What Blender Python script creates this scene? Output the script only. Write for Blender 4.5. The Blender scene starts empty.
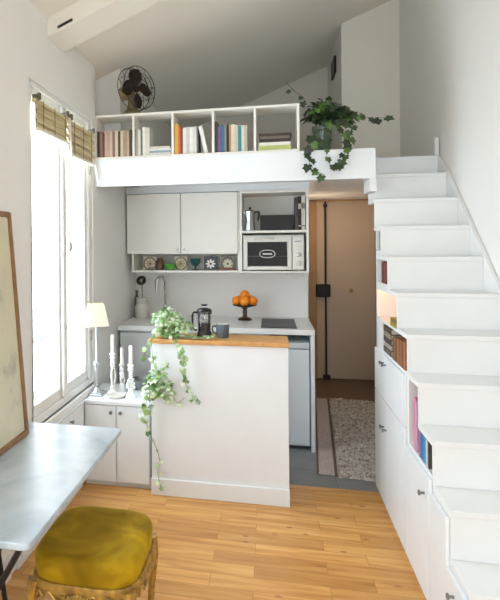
import bpy, bmesh, math, random
from mathutils import Vector, Matrix, Euler
rnd = random.Random(7)
SC = bpy.context.scene
COL = SC.collection
PI = math.pi

# ------------------------------------------------------------------ materials
def lin(h):
    if isinstance(h, str):
        h = h.lstrip('#'); c = [int(h[i:i+2], 16)/255 for i in (0, 2, 4)]
    else:
        c = [v/255 for v in h]
    return tuple((v/12.92 if v <= .04045 else ((v+.055)/1.055)**2.4) for v in c) + (1,)

class NT:
    def __init__(s, name):
        s.m = bpy.data.materials.new(name); s.m.use_nodes = True
        s.t = s.m.node_tree; s.p = s.t.nodes['Principled BSDF']
        s.out = s.t.nodes['Material Output']
    def n(s, typ, **k):
        nd = s.t.nodes.new(typ)
        for a, v in k.items():
            if a in nd.inputs.keys(): nd.inputs[a].default_value = v
            else: setattr(nd, a, v)
        return nd
    def l(s, a, ao, b, bi): s.t.links.new(a.outputs[ao], b.inputs[bi])
    def coords(s, scale=(1, 1, 1), rot=(0, 0, 0), kind='Object'):
        tc = s.n('ShaderNodeTexCoord'); mp = s.n('ShaderNodeMapping')
        mp.inputs['Scale'].default_value = scale; mp.inputs['Rotation'].default_value = rot
        s.l(tc, kind, mp, 'Vector'); return mp
    def ramp(s, stops):
        r = s.n('ShaderNodeValToRGB'); e = r.color_ramp.elements
        while len(e) < len(stops): e.new(.5)
        for i, (p, c) in enumerate(stops): e[i].position = p; e[i].color = c
        return r
    def bump(s, src, out, strength=.2, dist=.01):
        b = s.n('ShaderNodeBump'); b.inputs['Strength'].default_value = strength
        b.inputs['Distance'].default_value = dist
        s.l(src, out, b, 'Height'); s.l(b, 'Normal', s.p, 'Normal')

def mat(name, col, rough=.5, metal=0., spec=.5, noise=0., nscale=8., bump=0., sheen=0., trans=0., coat=0., emit=None, es=0.):
    s = NT(name); p = s.p
    c = lin(col)
    p.inputs['Base Color'].default_value = c
    p.inputs['Roughness'].default_value = rough
    p.inputs['Metallic'].default_value = metal
    p.inputs['Specular IOR Level'].default_value = spec
    p.inputs['Sheen Weight'].default_value = sheen
    p.inputs['Transmission Weight'].default_value = trans
    p.inputs['Coat Weight'].default_value = coat
    if emit:
        p.inputs['Emission Color'].default_value = lin(emit); p.inputs['Emission Strength'].default_value = es
    mp = s.coords()
    nz = s.n('ShaderNodeTexNoise'); nz.inputs['Scale'].default_value = nscale; nz.inputs['Detail'].default_value = 4
    s.l(mp, 'Vector', nz, 'Vector')
    k = max(noise, .015)
    r = s.ramp([(.3, tuple(v*(1-k) for v in c[:3])+(1,)), (.7, tuple(min(1, v*(1+k)) for v in c[:3])+(1,))])
    s.l(nz, 'Fac', r, 'Fac'); s.l(r, 'Color', p, 'Base Color')
    if bump: s.bump(nz, 'Fac', bump, .004)
    return s.m

def glass_mat(name, tint=(1, 1, 1, 1), gloss=.08, rough=.02):
    s = NT(name); s.t.nodes.remove(s.p)
    t = s.n('ShaderNodeBsdfTransparent'); t.inputs['Color'].default_value = tint
    g = s.n('ShaderNodeBsdfGlossy'); g.inputs['Roughness'].default_value = rough
    f = s.n('ShaderNodeFresnel'); f.inputs['IOR'].default_value = 1.45
    mx = s.n('ShaderNodeMixShader')
    ge = s.n('ShaderNodeNewGeometry'); inv = s.n('ShaderNodeMath', operation='SUBTRACT'); inv.inputs[0].default_value = 1.
    s.l(ge, 'Backfacing', inv, 1); mu = s.n('ShaderNodeMath', operation='MULTIPLY'); s.l(f, 'Fac', mu, 0); s.l(inv, 'Value', mu, 1)
    s.l(mu, 'Value', mx, 'Fac'); s.l(t, 'BSDF', mx, 1); s.l(g, 'BSDF', mx, 2); s.l(mx, 'Shader', s.out, 'Surface')
    return s.m

def wood_floor():
    s = NT('honey_oak_boards')
    mp = s.coords((1, 1, 1))
    br = s.n('ShaderNodeTexBrick'); br.offset = .37; br.offset_frequency = 2
    for k, v in {'Scale': 1., 'Mortar Size': .0011, 'Mortar Smooth': .3, 'Brick Width': .52, 'Row Height': .093, 'Bias': 0.}.items(): br.inputs[k].default_value = v
    br.inputs['Color1'].default_value = (0, 0, 0, 1); br.inputs['Color2'].default_value = (1, 1, 1, 1)
    br.inputs['Mortar'].default_value = (.5, .5, .5, 1)
    s.l(mp, 'Vector', br, 'Vector')
    # per-board shift of the grain
    m2 = s.coords((2.2, 26, 1)); add = s.n('ShaderNodeVectorMath', operation='ADD')
    sc = s.n('ShaderNodeVectorMath', operation='SCALE'); sc.inputs['Scale'].default_value = 37.
    s.l(br, 'Color', sc, 0); s.l(m2, 'Vector', add, 0); s.l(sc, 'Vector', add, 1)
    nz = s.n('ShaderNodeTexNoise'); nz.inputs['Scale'].default_value = 1.; nz.inputs['Detail'].default_value = 6; nz.inputs['Distortion'].default_value = .6
    s.l(add, 'Vector', nz, 'Vector')
    grain = s.ramp([(.2, lin('#ad7234')), (.5, lin('#d19a56')), (.8, lin('#e2b674'))])
    s.l(nz, 'Fac', grain, 'Fac')
    tone = s.ramp([(0., (.80, .74, .66, 1)), (.3, (.97, .94, .9, 1)), (.7, (1.03, 1.03, 1.02, 1)), (1., (1.14, 1.17, 1.2, 1))])
    s.l(br, 'Color', tone, 'Fac')
    mul = s.n('ShaderNodeMix', data_type='RGBA', blend_type='MULTIPLY'); mul.inputs[0].default_value = 1.
    s.l(grain, 'Color', mul, 6); s.l(tone, 'Color', mul, 7)
    # knots
    mk = s.coords((5, 11, 1)); vo = s.n('ShaderNodeTexVoronoi'); vo.inputs['Scale'].default_value = 1.
    s.l(mk, 'Vector', vo, 'Vector')
    kr = s.ramp([(.0, lin('#5a3314')), (.055, lin('#a9753c')), (.11, (1, 1, 1, 1))])
    s.l(vo, 'Distance', kr, 'Fac')
    m3 = s.n('ShaderNodeMix', data_type='RGBA', blend_type='MULTIPLY'); m3.inputs[0].default_value = .6
    s.l(mul, 2, m3, 6); s.l(kr, 'Color', m3, 7)
    mm = s.n('ShaderNodeMix', data_type='RGBA'); mm.inputs[7].default_value = lin('#a06a34')
    s.l(br, 'Fac', mm, 0); s.l(m3, 2, mm, 6)
    s.l(mm, 2, s.p, 'Base Color')
    s.p.inputs['Roughness'].default_value = .36
    s.bump(br, 'Fac', -.15, .002)
    return s.m

def marble():
    s = NT('pale_blue_grey_marble'); mp = s.coords((3, 3, 3))
    nz = s.n('ShaderNodeTexNoise'); nz.inputs['Scale'].default_value = 1.6; nz.inputs['Detail'].default_value = 8; nz.inputs['Distortion'].default_value = 1.1
    s.l(mp, 'Vector', nz, 'Vector')
    r = s.ramp([(.3, lin('#98a4ad')), (.45, lin('#b0bbc3')), (.62, lin('#c0c9cf')), (.8, lin('#abb6be'))])
    s.l(nz, 'Fac', r, 'Fac'); s.l(r, 'Color', s.p, 'Base Color')
    s.p.inputs['Roughness'].default_value = .32
    return s.m

def velvet():
    s = NT('mustard_velvet'); mp = s.coords((1, 1, 1))
    nz = s.n('ShaderNodeTexNoise'); nz.inputs['Scale'].default_value = 5.5; nz.inputs['Detail'].default_value = 3; nz.inputs['Distortion'].default_value = .8
    s.l(mp, 'Vector', nz, 'Vector')
    r = s.ramp([(.3, lin('#755800')), (.5, lin('#977606')), (.7, lin('#c29e12'))])
    s.l(nz, 'Fac', r, 'Fac'); s.l(r, 'Color', s.p, 'Base Color')
    s.p.inputs['Roughness'].default_value = .75
    s.p.inputs['Specular IOR Level'].default_value = .2
    s.p.inputs['Sheen Weight'].default_value = .55; s.p.inputs['Sheen Roughness'].default_value = .35
    s.p.inputs['Sheen Tint'].default_value = lin('#e8cc30')
    return s.m

def leafmat(name, cols):
    s = NT(name); g = s.n('ShaderNodeNewGeometry')
    r = s.ramp([(i/(len(cols)-1), lin(c)) for i, c in enumerate(cols)])
    s.l(g, 'Random Per Island', r, 'Fac'); s.l(r, 'Color', s.p, 'Base Color')
    s.p.inputs['Roughness'].default_value = .45
    return s.m

def bamboo():
    s = NT('woven_bamboo'); mp = s.coords((1.5, 1.5, 90))
    nz = s.n('ShaderNodeTexNoise'); nz.inputs['Scale'].default_value = 3.; nz.inputs['Detail'].default_value = 3
    s.l(mp, 'Vector', nz, 'Vector')
    r = s.ramp([(.25, lin('#a4916a')), (.5, lin('#d2c297')), (.75, lin('#eddfba'))])
    s.l(nz, 'Fac', r, 'Fac'); s.l(r, 'Color', s.p, 'Base Color'); s.p.inputs['Roughness'].default_value = .6
    return s.m

def oldpaper():
    s = NT('mottled_aged_paper'); mp = s.coords((3, 3, 3))
    nz = s.n('ShaderNodeTexNoise'); nz.inputs['Scale'].default_value = 1.4; nz.inputs['Detail'].default_value = 7; nz.inputs['Roughness'].default_value = .65
    s.l(mp, 'Vector', nz, 'Vector')
    r = s.ramp([(.3, lin('#a8a491')), (.42, lin('#cfc8ae')), (.6, lin('#d8d0b4')), (.75, lin('#cbbf97'))])
    s.l(nz, 'Fac', r, 'Fac'); s.l(r, 'Color', s.p, 'Base Color'); s.p.inputs['Roughness'].default_value = .35
    return s.m

def rugmat():
    s = NT('shaggy_grey_wool'); mp = s.coords((1, 1, 1))
    nz = s.n('ShaderNodeTexNoise'); nz.inputs['Scale'].default_value = 42.; nz.inputs['Detail'].default_value = 4; nz.inputs['Distortion'].default_value = 1.2
    s.l(mp, 'Vector', nz, 'Vector')
    r = s.ramp([(.34, lin('#8a7d73')), (.48, lin('#bdb3aa')), (.62, lin('#e2dad2'))])
    s.l(nz, 'Fac', r, 'Fac'); s.l(r, 'Color', s.p, 'Base Color'); s.p.inputs['Roughness'].default_value = .95
    s.bump(nz, 'Fac', .8, .02)
    return s.m

def slate():
    s = NT('blue_grey_stone_tile'); mp = s.coords((1, 1, 1))
    br = s.n('ShaderNodeTexBrick'); br.offset = 0
    for k, v in {'Scale': 1., 'Mortar Size': .003, 'Brick Width': .4, 'Row Height': .4}.items(): br.inputs[k].default_value = v
    s.l(mp, 'Vector', br, 'Vector')
    br.inputs['Color1'].default_value = lin('#858c8c'); br.inputs['Color2'].default_value = lin('#7b8283'); br.inputs['Mortar'].default_value = lin('#6c7172')
    nz = s.n('ShaderNodeTexNoise'); nz.inputs['Scale'].default_value = 7; nz.inputs['Detail'].default_value = 6
    s.l(mp, 'Vector', nz, 'Vector')
    mx = s.n('ShaderNodeMix', data_type='RGBA', blend_type='OVERLAY'); mx.inputs[0].default_value = .35
    s.l(br, 'Color', mx, 6); s.l(nz, 'Color', mx, 7); s.l(mx, 2, s.p, 'Base Color')
    hs = s.n('ShaderNodeHueSaturation'); hs.inputs['Saturation'].default_value = .35
    s.l(mx, 2, hs, 'Color'); s.l(hs, 'Color', s.p, 'Base Color')
    s.p.inputs['Roughness'].default_value = .45
    return s.m

def tilemat(name, a, b, c):
    """painted cement tile: rosette pattern on object coordinates (tile is 0.1 m, centred, in XZ)"""
    s = NT(name); tc = s.n('ShaderNodeTexCoord'); sep = s.n('ShaderNodeSeparateXYZ'); s.l(tc, 'Object', sep, 0)
    def M(op, x, y=None):
        q = s.n('ShaderNodeMath', operation=op)
        for i, v in enumerate((x, y)):
            if v is None: continue
            if isinstance(v, tuple): s.l(v[0], v[1], q, i)
            else: q.inputs[i].default_value = v
        return (q, 0)
    X, Z = (sep, 'X'), (sep, 'Z'); Z = M('SUBTRACT', Z, .05)
    r = M('SQRT', M('ADD', M('MULTIPLY', X, X), M('MULTIPLY', Z, Z)))
    th = M('ARCTAN2', Z, X)
    pet = M('ABSOLUTE', M('COSINE', M('MULTIPLY', th, 4.)))
    f = M('SUBTRACT', r, M('ADD', M('MULTIPLY', pet, .022), .018))
    ra = s.ramp([(0., lin(a)), (.5, lin(b))]); ra.color_ramp.interpolation = 'CONSTANT'
    s.l(*M('ADD', M('MULTIPLY', f, 30.), .5), ra, 'Fac')
    ring = M('LESS_THAN', M('ABSOLUTE', M('SUBTRACT', r, .05)), .006)
    dot = M('LESS_THAN', r, .01)
    k = M('MAXIMUM', ring, dot)
    mx = s.n('ShaderNodeMix', data_type='RGBA'); mx.inputs[7].default_value = lin(c)
    s.l(k[0], k[1], mx, 0); s.l(ra, 'Color', mx, 6); s.l(mx, 2, s.p, 'Base Color')
    s.p.inputs['Roughness'].default_value = .35
    return s.m

WALL = mat('warm_white_wall_paint', '#e7e5e1', .85, noise=.012, nscale=3)
CEIL = mat('white_ceiling_paint', '#eae6dd', .9, noise=.012, nscale=2)
TRIM = mat('white_trim_paint', '#e4e4e2', .45)
LACQ = mat('white_lacquer', '#e4e8eb', .38)
CABW = mat('cream_white_cabinet', '#e8e5dd', .42)
STAIRW = mat('white_stair_paint', '#e0e1e0', .5, noise=.015, nscale=4)
GREYC = mat('light_grey_cabinet', '#cfd2d2', .45)
COUNTER = mat('pale_worktop', '#e4e5e3', .25)
FLOOR = wood_floor()
SLATE = slate()
MARBLE = marble()
VELVET = velvet()
GILT = mat('antique_gilt_wood', '#a5813c', .42, metal=.35, noise=.45, nscale=38, bump=.25)
OAK = mat('oak_bar_top', '#cd9858', .42, noise=.16, nscale=14)
FRAMEW = mat('brown_frame_wood', '#8f6a47', .5, noise=.2, nscale=20)
PAPER = oldpaper()
IRON = mat('black_iron', '#2a2522', .55, metal=.4, noise=.2, nscale=30)
BLACK = mat('black_plastic', '#1c1b1a', .35)
DARKGL = mat('dark_oven_glass', '#2c2925', .35, spec=.15)
HOBM = mat('grey_ceramic_hob_glass', '#3d3d3f', .4, spec=.25)
CHROME = mat('chrome', '#c9cbcc', .18, metal=1.)
STEEL = mat('brushed_steel', '#b4b4b0', .3, metal=1.)
DKSTEEL = mat('dark_steel', '#6d665c', .3, metal=1.)
SILVER = mat('silver_lamp_metal', '#cdd1d3', .28, metal=.85)
OVENW = mat('oven_white_enamel', '#dcd9d0', .35)
FRIDGE = mat('fridge_enamel', '#d3dce2', .3)
GLASS = glass_mat('clear_glass')
GREENGL = glass_mat('green_tinted_glass', (.74, .80, .75, 1))
TEALGL = mat('teal_glass', '#1f5f5a', .15, trans=.3)
COFFEE = mat('coffee', '#1d130d', .25)
ORANGE = mat('orange_peel', '#f08c0f', .45, noise=.1, nscale=60, bump=.15)
MUG = mat('slate_glazed_ceramic', '#56606a', .35)
MUGIN = mat('white_glaze', '#e6e6e2', .3)
CERAM = mat('white_ceramic', '#cdc8c0', .3)
GREENB = mat('green_glazed_ceramic', '#4f9a3c', .25, noise=.2, nscale=30)
BRONZE = mat('dark_cast_bronze', '#57483a', .42, metal=.6, noise=.2, nscale=30)
CANDLE = mat('ivory_wax', '#f1ece0', .5)
SHABBY = mat('chalky_white_carved_wood', '#e6e5e1', .55, noise=.06, nscale=50)
PEWTER = mat('pewter', '#7d7f80', .4, metal=.6)
FANDARK = mat('dark_brown_fan_blade', '#2a1f1a', .6, spec=.25)
FANBASE = mat('aged_olive_metal', '#857a58', .45, metal=.3, noise=.2, nscale=20)
FANMOT = mat('aged_brass', '#a3946a', .45, metal=.3, noise=.15, nscale=20)
BAMBOO = bamboo()
CORD = mat('blind_cord', '#6f6445', .8)
WHITECORD = mat('white_tape', '#e8e4d8', .7)
RUG = rugmat()
RUGB = mat('rug_border_mauve', '#bcaea8', .95, noise=.15, nscale=60, bump=.5)
RUGS = mat('rug_stripe_brown', '#6d5a50', .95, noise=.2, nscale=60)
DOORM = mat('beige_painted_door', '#c6b5a2', .5, noise=.04, nscale=2)
DOORF = mat('ochre_door_frame', '#b08a60', .5, noise=.1, nscale=8)
RODM = mat('rusty_iron_rod', '#40271f', .5, metal=.3)
IVYD = leafmat('dark_ivy_leaf', ['#1f2b1a', '#293822', '#334a25', '#24331f', '#54752f'])
IVYL = leafmat('variegated_ivy_leaf', ['#5c8a3e', '#cfdcb8', '#7da556', '#e6ebd8', '#47722f', '#9dbd76', '#3f6a2c'])
STEM = mat('ivy_stem', '#5b6a3c', .6)
STEMD = mat('dark_ivy_stem', '#3a3d2a', .6)
SOIL = mat('potting_soil', '#3b2c20', .9, noise=.3, nscale=50)
WICKER = mat('brown_basket_pot', '#8c7157', .7, noise=.3, nscale=60)
SHADE = NT('cream_lamp_shade')
SHADE.p.inputs['Base Color'].default_value = lin('#f1e9da'); SHADE.p.inputs['Roughness'].default_value = .8
_tr = SHADE.n('ShaderNodeBsdfTranslucent'); _tr.inputs['Color'].default_value = lin('#f3e8d6')
_mx = SHADE.n('ShaderNodeMixShader'); _mx.inputs['Fac'].default_value = .38
SHADE.l(SHADE.p, 'BSDF', _mx, 1); SHADE.l(_tr, 'BSDF', _mx, 2); SHADE.l(_mx, 'Shader', SHADE.out, 'Surface'); SHADE = SHADE.m
LEDM = mat('warm_strip_light', '#ffd9a8', .5, emit='#ffa85a', es=7.)
BULBM = mat('warm_bulb', '#ffe0b8', .5, emit='#ffc98f', es=.12)
RAILM = mat('grey_balcony_iron', '#8f9496', .5)
STONE = mat('pale_outside_stone', '#d8d6d0', .9)
PAGES = mat('paper_pages', '#d9d1bf', .9, noise=.05, nscale=80)
_bm = {}
def bookmat(c):
    if c not in _bm: _bm[c] = mat('book_cover_' + c.strip('#'), c, .6, noise=.06, nscale=25)
    return _bm[c]

# ------------------------------------------------------------------ mesh builder
# kitchen run coordinates are scaled up about the camera position, so it sits farther
KIT = [False]
def K(p):
    return Vector((p[0]*1.105, p[1]*1.105, p[2]*1.105-.1575)) if KIT[0] else Vector(p)
class MB:
    def __init__(s): s.b = bmesh.new()
    def _mark(s, fs, mi):
        for f in fs: f.material_index = mi
    def box(s, x0, x1, y0, y1, z0, z1, mi=0):
        v = [s.b.verts.new((x, y, z)) for z in (z0, z1) for y in (y0, y1) for x in (x0, x1)]
        q = [(0, 2, 3, 1), (4, 5, 7, 6), (0, 1, 5, 4), (2, 6, 7, 3), (0, 4, 6, 2), (1, 3, 7, 5)]
        s._mark([s.b.faces.new([v[i] for i in f]) for f in q], mi); return s
    def prism(s, pts, axis, a, b, mi=0):
        """pts: 2-D outline; extruded along axis 'x','y','z' from a to b"""
        def p3(p, t):
            return {'x': (t, p[0], p[1]), 'y': (p[0], t, p[1]), 'z': (p[0], p[1], t)}[axis]
        A = [s.b.verts.new(p3(p, a)) for p in pts]; B = [s.b.verts.new(p3(p, b)) for p in pts]
        n = len(pts); fs = [s.b.faces.new(A), s.b.faces.new(B[::-1])]
        for i in range(n): fs.append(s.b.faces.new((A[i], B[i], B[(i+1) % n], A[(i+1) % n])))
        s._mark(fs, mi); return s
    def lathe(s, prof, c=(0, 0, 0), seg=24, mi=0, M=None):
        rings = []
        for r, z in prof:
            ring = []
            for k in range(seg):
                a = 2*PI*k/seg; p = Vector((r*math.cos(a), r*math.sin(a), z))
                if M: p = M @ p
                ring.append(s.b.verts.new(p + Vector(c)))
            rings.append(ring)
        fs = []
        for A, B in zip(rings, rings[1:]):
            for k in range(seg): fs.append(s.b.faces.new((A[k], A[(k+1) % seg], B[(k+1) % seg], B[k])))
        if prof[0][0] > 1e-6: fs.append(s.b.faces.new(rings[0][::-1]))
        if prof[-1][0] > 1e-6: fs.append(s.b.faces.new(rings[-1]))
        s._mark(fs, mi); return s
    def tube(s, pts, r, seg=8, mi=0, closed=False):
        pts = [Vector(p) for p in pts]; n = len(pts); rr = r if isinstance(r, (list, tuple)) else [r]*n
        rings = []; up = Vector((0, 0, 1)); prev = None
        for i, p in enumerate(pts):
            if closed: t = pts[(i+1) % n] - pts[i-1]
            else: t = pts[min(i+1, n-1)] - pts[max(i-1, 0)]
            t.normalize()
            if prev is None:
                a = t.cross(up)
                if a.length < 1e-3: a = t.cross(Vector((1, 0, 0)))
                a.normalize()
            else:
                a = prev - t*prev.dot(t)
                if a.length < 1e-5: a = t.cross(up)
                a.normalize()
            prev = a; b = t.cross(a)
            rings.append([s.b.verts.new(p + (a*math.cos(2*PI*k/seg) + b*math.sin(2*PI*k/seg))*rr[i]) for k in range(seg)])
        fs = []
        pairs = list(zip(rings, rings[1:])) + ([(rings[-1], rings[0])] if closed else [])
        for A, B in pairs:
            for k in range(seg): fs.append(s.b.faces.new((A[k], A[(k+1) % seg], B[(k+1) % seg], B[k])))
        if not closed: fs += [s.b.faces.new(rings[0][::-1]), s.b.faces.new(rings[-1])]
        s._mark(fs, mi); return s
    def sphere(s, c, r, sc=(1, 1, 1), u=16, v=10, mi=0):
        prof = [(r*math.sin(PI*i/v), -r*math.cos(PI*i/v)) for i in range(v+1)]
        prof[0] = (1e-7, -r); prof[-1] = (1e-7, r)
        return s.lathe(prof, c, u, mi, Matrix.Diagonal(sc).to_3x3())
    def xf(s, M):
        bmesh.ops.transform(s.b, matrix=M, verts=s.b.verts); return s
    def build(s, name, mats, parent=None, bevel=0., seg=2, smooth=35, sub=0, local=False):
        b = s.b
        bmesh.ops.remove_doubles(b, verts=b.verts, dist=1e-7)
        bmesh.ops.recalc_face_normals(b, faces=b.faces)
        off = Vector((0, 0, 0))
        if KIT[0]:
            for v in b.verts: v.co = v.co*1.105 if local else K(v.co)
        if parent is None:
            vs = [v.co for v in b.verts]
            if not local:
                off = Vector(((min(v.x for v in vs)+max(v.x for v in vs))/2, (min(v.y for v in vs)+max(v.y for v in vs))/2, min(v.z for v in vs)))
        elif not local:
            q = parent
            while q: off += q.location; q = q.parent
        if off.length: bmesh.ops.translate(b, verts=b.verts, vec=-off)
        me = bpy.data.meshes.new(name); b.to_mesh(me); b.free()
        for m in (mats if isinstance(mats, (list, tuple)) else [mats]): me.materials.append(m)
        if smooth:
            me.polygons.foreach_set('use_smooth', [True]*len(me.polygons))
            me.set_sharp_from_angle(angle=math.radians(smooth))
        o = bpy.data.objects.new(name, me); COL.objects.link(o)
        if parent is None: o.location = off
        else: o.parent = parent
        if bevel:
            m = o.modifiers.new('bevel', 'BEVEL'); m.width = bevel; m.segments = seg; m.limit_method = 'ANGLE'; m.angle_limit = math.radians(40)
            m.harden_normals = False
        if sub:
            m = o.modifiers.new('sub', 'SUBSURF'); m.levels = sub; m.render_levels = sub
        return o

def tag(o, label, cat, group=None, kind=None):
    o['label'] = label; o['category'] = cat
    if group: o['group'] = group
    if kind: o['kind'] = kind
    return o
def thing(name, label, cat, loc, group=None):
    o = bpy.data.objects.new(name, None); COL.objects.link(o); o.location = K(loc); o.empty_display_size = .05
    bpy.context.view_layer.update()
    return tag(o, label, cat, group)
def struct(o): o['kind'] = 'structure'; return o
def copy_tree(o, parent=None):
    c = o.copy(); COL.objects.link(c)
    if parent: c.parent = parent
    for ch in [k for k in bpy.data.objects if k.parent == o]: copy_tree(ch, c)
    return c
B = lambda *a: MB().box(*a)

# ------------------------------------------------------------------ camera
TH, ROLL = math.atan(.216), .0080
cd = bpy.data.cameras.new('camera'); cam = bpy.data.objects.new('camera', cd); COL.objects.link(cam)
cd.sensor_fit = 'AUTO'; cd.sensor_width = 36; cd.lens = 530/600*36
cd.shift_x = (250-155)/600; cd.shift_y = (244-300)/600; cd.clip_start = .02
cam.matrix_world = Matrix.Translation((0, 0, 1.5)) @ (Matrix.Rotation(TH, 4, 'Z') @ Matrix.Rotation(PI/2, 4, 'X') @ Matrix.Rotation(-ROLL, 4, 'Z'))
SC.camera = cam

# ------------------------------------------------------------------ room shell
XL, XR = -1.16, 1.125
cz = lambda x: 3.19 + .41*x
YB, YE = -1.9, 6.13
struct(B(XL-.3, 1.3, YB-.2, 3.39, -.12, 0).build('floor', FLOOR))
struct(B(-1.3, 1.3, 3.39, 4.7, -.12, -.001).build('floor_hall', SLATE))
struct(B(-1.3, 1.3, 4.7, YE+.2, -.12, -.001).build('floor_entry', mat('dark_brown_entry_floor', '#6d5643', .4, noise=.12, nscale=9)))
# sloping ceiling
MBc = MB().prism([(XL-.35, cz(XL-.35)), (XR+.3, cz(XR+.3)), (XR+.3, cz(XR+.3)+.15), (XL-.35, cz(XL-.35)+.15)], 'y', YB-.2, YE+.25)
struct(MBc.build('ceiling', CEIL))
# rafter beam
struct(MB().prism([(XL, cz(XL)-.10), (XR, cz(XR)-.10), (XR, cz(XR)+.01), (XL, cz(XL)+.01)], 'y', 2.66, 2.90).build('trim_beam', CEIL, bevel=.006))
# left wall with two window openings
W1 = (2.44, 3.40, .57, 2.335)
W2 = (-.35, .93, .57, 2.335)
m = MB(); T = .14; ztop = cz(XL)+.02
m.box(XL-T, XL, YB-.2, W2[0], 0, ztop); m.box(XL-T, XL, W2[1], W1[0], 0, ztop); m.box(XL-T, XL, W1[1], 3.47, 0, ztop)
for W in (W1, W2):
    m.box(XL-T, XL, W[0], W[1], 0, W[2]); m.box(XL-T, XL, W[0], W[1], W[3], ztop)
struct(m.build('wall_left', WALL))
# pier and inner left wall beside kitchen and loft
m = MB(); m.box(XL-T, XL, 3.47, YE+.2, 0, 1.97); m.box(XL-T, -1.04, 3.67, YE+.2, 1.97, cz(-1.04)+.02); m.box(XL-T, -1.23, 3.47, 3.67, 1.97, ztop)
struct(m.build('wall_loft_left', WALL))
struct(B(XR, XR+.2, YB-.2, YE+.2, 0, 3.75).build('wall_right', WALL))
struct(MB().prism([(-1.3, 1.86), (1.3, 1.86), (1.3, 3.75), (-1.3, 2.7)], 'y', YE, YE+.2).build('wall_loft_back', CEIL))
m = MB(); m.box(-1.3, .43, YE, YE+.2, 0, 1.86); m.box(.43, XR, YE+.03, YE+.2, 0, 1.86); m.box(XR-.005, 1.4, YE, YE+.2, 0, 1.86)
struct(m.build('wall_hall_back', WALL))
# rear wall behind the viewer with a wide window opening
m = MB(); R0 = (-.60, .50, .80, 2.2)
m.box(XL-T, R0[0], YB-.2, YB, 0, 3.7); m.box(R0[1], XR+.2, YB-.2, YB, 0, 3.7); m.box(R0[0], R0[1], YB-.2, YB, 0, R0[2]); m.box(R0[0], R0[1], YB-.2, YB, R0[3], 3.7)
struct(m.build('wall_rear', WALL))
# kitchen back wall and hall side wall
struct(B(XL, .311, 4.576, 4.68, 0, 1.97).build('wall_kitchen_back', WALL))
struct(B(.21, .311, 4.68, YE, 0, 1.97).build('wall_hall_left', WALL))
# loft slab with fascia
m = MB(); m.box(XL, .64, 3.50, YE, 1.97, 2.08); m.box(.64, XR, 3.88, YE, 1.97, 2.08)
m.box(XL, .64, 3.466, 3.50, 1.895, 2.08); m.box(-1.23, -1.04, 3.50, 3.67, 1.97, 2.08); m.box(XL, .300, 4.235, 4.576, 1.9125, 1.97)
struct(m.build('floor_loft', LACQ))
# bathroom block up in the loft
struct(MB().prism([(.642, 2.08), (XR, 2.08), (XR, cz(XR)+.02), (.642, cz(.642)+.02)], 'y', 4.99, YE).build('wall_loft_block', CEIL))
# small dark slot on beam and dark fitting on the block
tag(MB().prism([(-1.095, 2.655), (-1.012, 2.689), (-1.012, 2.70), (-1.095, 2.666)], 'y', 2.652, 2.664).build('beam_vent', BLACK), 'narrow dark slot vent set in the pale ceiling beam', 'vent')
tag(B(.622, .641, 5.35, 5.62, 3.14, 3.30).build('wall_vent', BLACK), 'dark slot fitting on the narrow side wall above the hanging ivy', 'vent')

# baseboards
struct(B(XL, XL+.012, YB, 2.2, 0, .1).build('baseboard_left', TRIM, bevel=.003))
struct(B(.311, .43, YE-.012, YE, 0, .1).build('baseboard_hall', TRIM))

# windows -----------------------------------------------------------
def casement(root, y0, y1, z0, z1, x):
    """one sash with pane, plane at x (thickness towards -x)"""
    w = .045
    m = MB(); m.box(x-.045, x, y0, y0+w, z0, z1); m.box(x-.045, x, y1-w, y1, z0, z1)
    m.box(x-.045, x, y0+w, y1-w, z0, z0+.06); m.box(x-.045, x, y0+w, y1-w, z1-w, z1)
    f = m.build('sash', TRIM, root, bevel=.006)
    g = B(x-.026, x-.020, y0+w-.004, y1-w+.004, z0+.05, z1-w+.004).build('glass_pane', GLASS, f)
    return f
def window(name, W):
    y0, y1, z0, z1 = W
    root = bpy.data.objects.new(name, None); COL.objects.link(root); root.location = (XL-.05, (y0+y1)/2, z0); root['kind'] = 'structure'
    bpy.context.view_layer.update()
    x = XL-.012; fw = .03
    m = MB(); m.box(x-.075, x+.004, y0, y0+fw, z0, z1); m.box(x-.075, x+.004, y1-fw*2.2, y1, z0, z1)
    m.box(x-.075, x+.004, y0+fw, y1-fw*2.2, z1-fw, z1); m.box(x-.075, x+.004, y0+fw, y1-fw*2.2, z0, z0+.045)
    m.build('window_frame', TRIM, root, bevel=.006)
    a, b = y0+fw, y1-fw*2.2; c = a+(b-a)*.5
    casement(root, a, c-.002, z0+.045, z1-fw, x-.01); casement(root, c+.002, b, z0+.045, z1-fw, x-.01)
    B(x-.01, x+.012, c-.028, c+.028, z0+.05, z1-fw).build('meeting_stile', TRIM, root, bevel=.007)
    B(x-.03, x+.03, y0-.03, y1+.03, z0-.0352, z0).build('window_sill', TRIM, root, bevel=.0015)
    m = MB(); m.tube([(x+.012, c, 1.49), (x+.035, c, 1.49)], .007); m.sphere((x+.04, c, 1.49), .016, (1, 1, 2.0)); m.build('window_handle', STEEL, root)
    m = MB()
    for zz in (1.50, .9, 2.0): m.tube([(x+.008, y1-.055, zz-.035), (x+.008, y1-.055, zz+.035)], .009)
    m.build('hinge', STEEL, root)
    return root
window('window_1', W1); window('window_2', W2)
# balcony rail outside first window
r = thing('balcony_railing', 'grey iron balcony railing outside the tall window', 'railing', (-1.40, 2.95, .5))
for z in (.92, .59): MB().tube([(-1.40, 2.3, z), (-1.40, 4.2, z)], .02).build('rail_bar', RAILM, r)
for y in (2.32, 4.18): MB().tube([(-1.40, y, .50), (-1.40, y, .95)], .012).build('rail_post', RAILM, r)
struct(B(-1.75, XL-T, 2.1, 4.4, .42, .50).build('window_ledge_outside', STONE))
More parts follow.
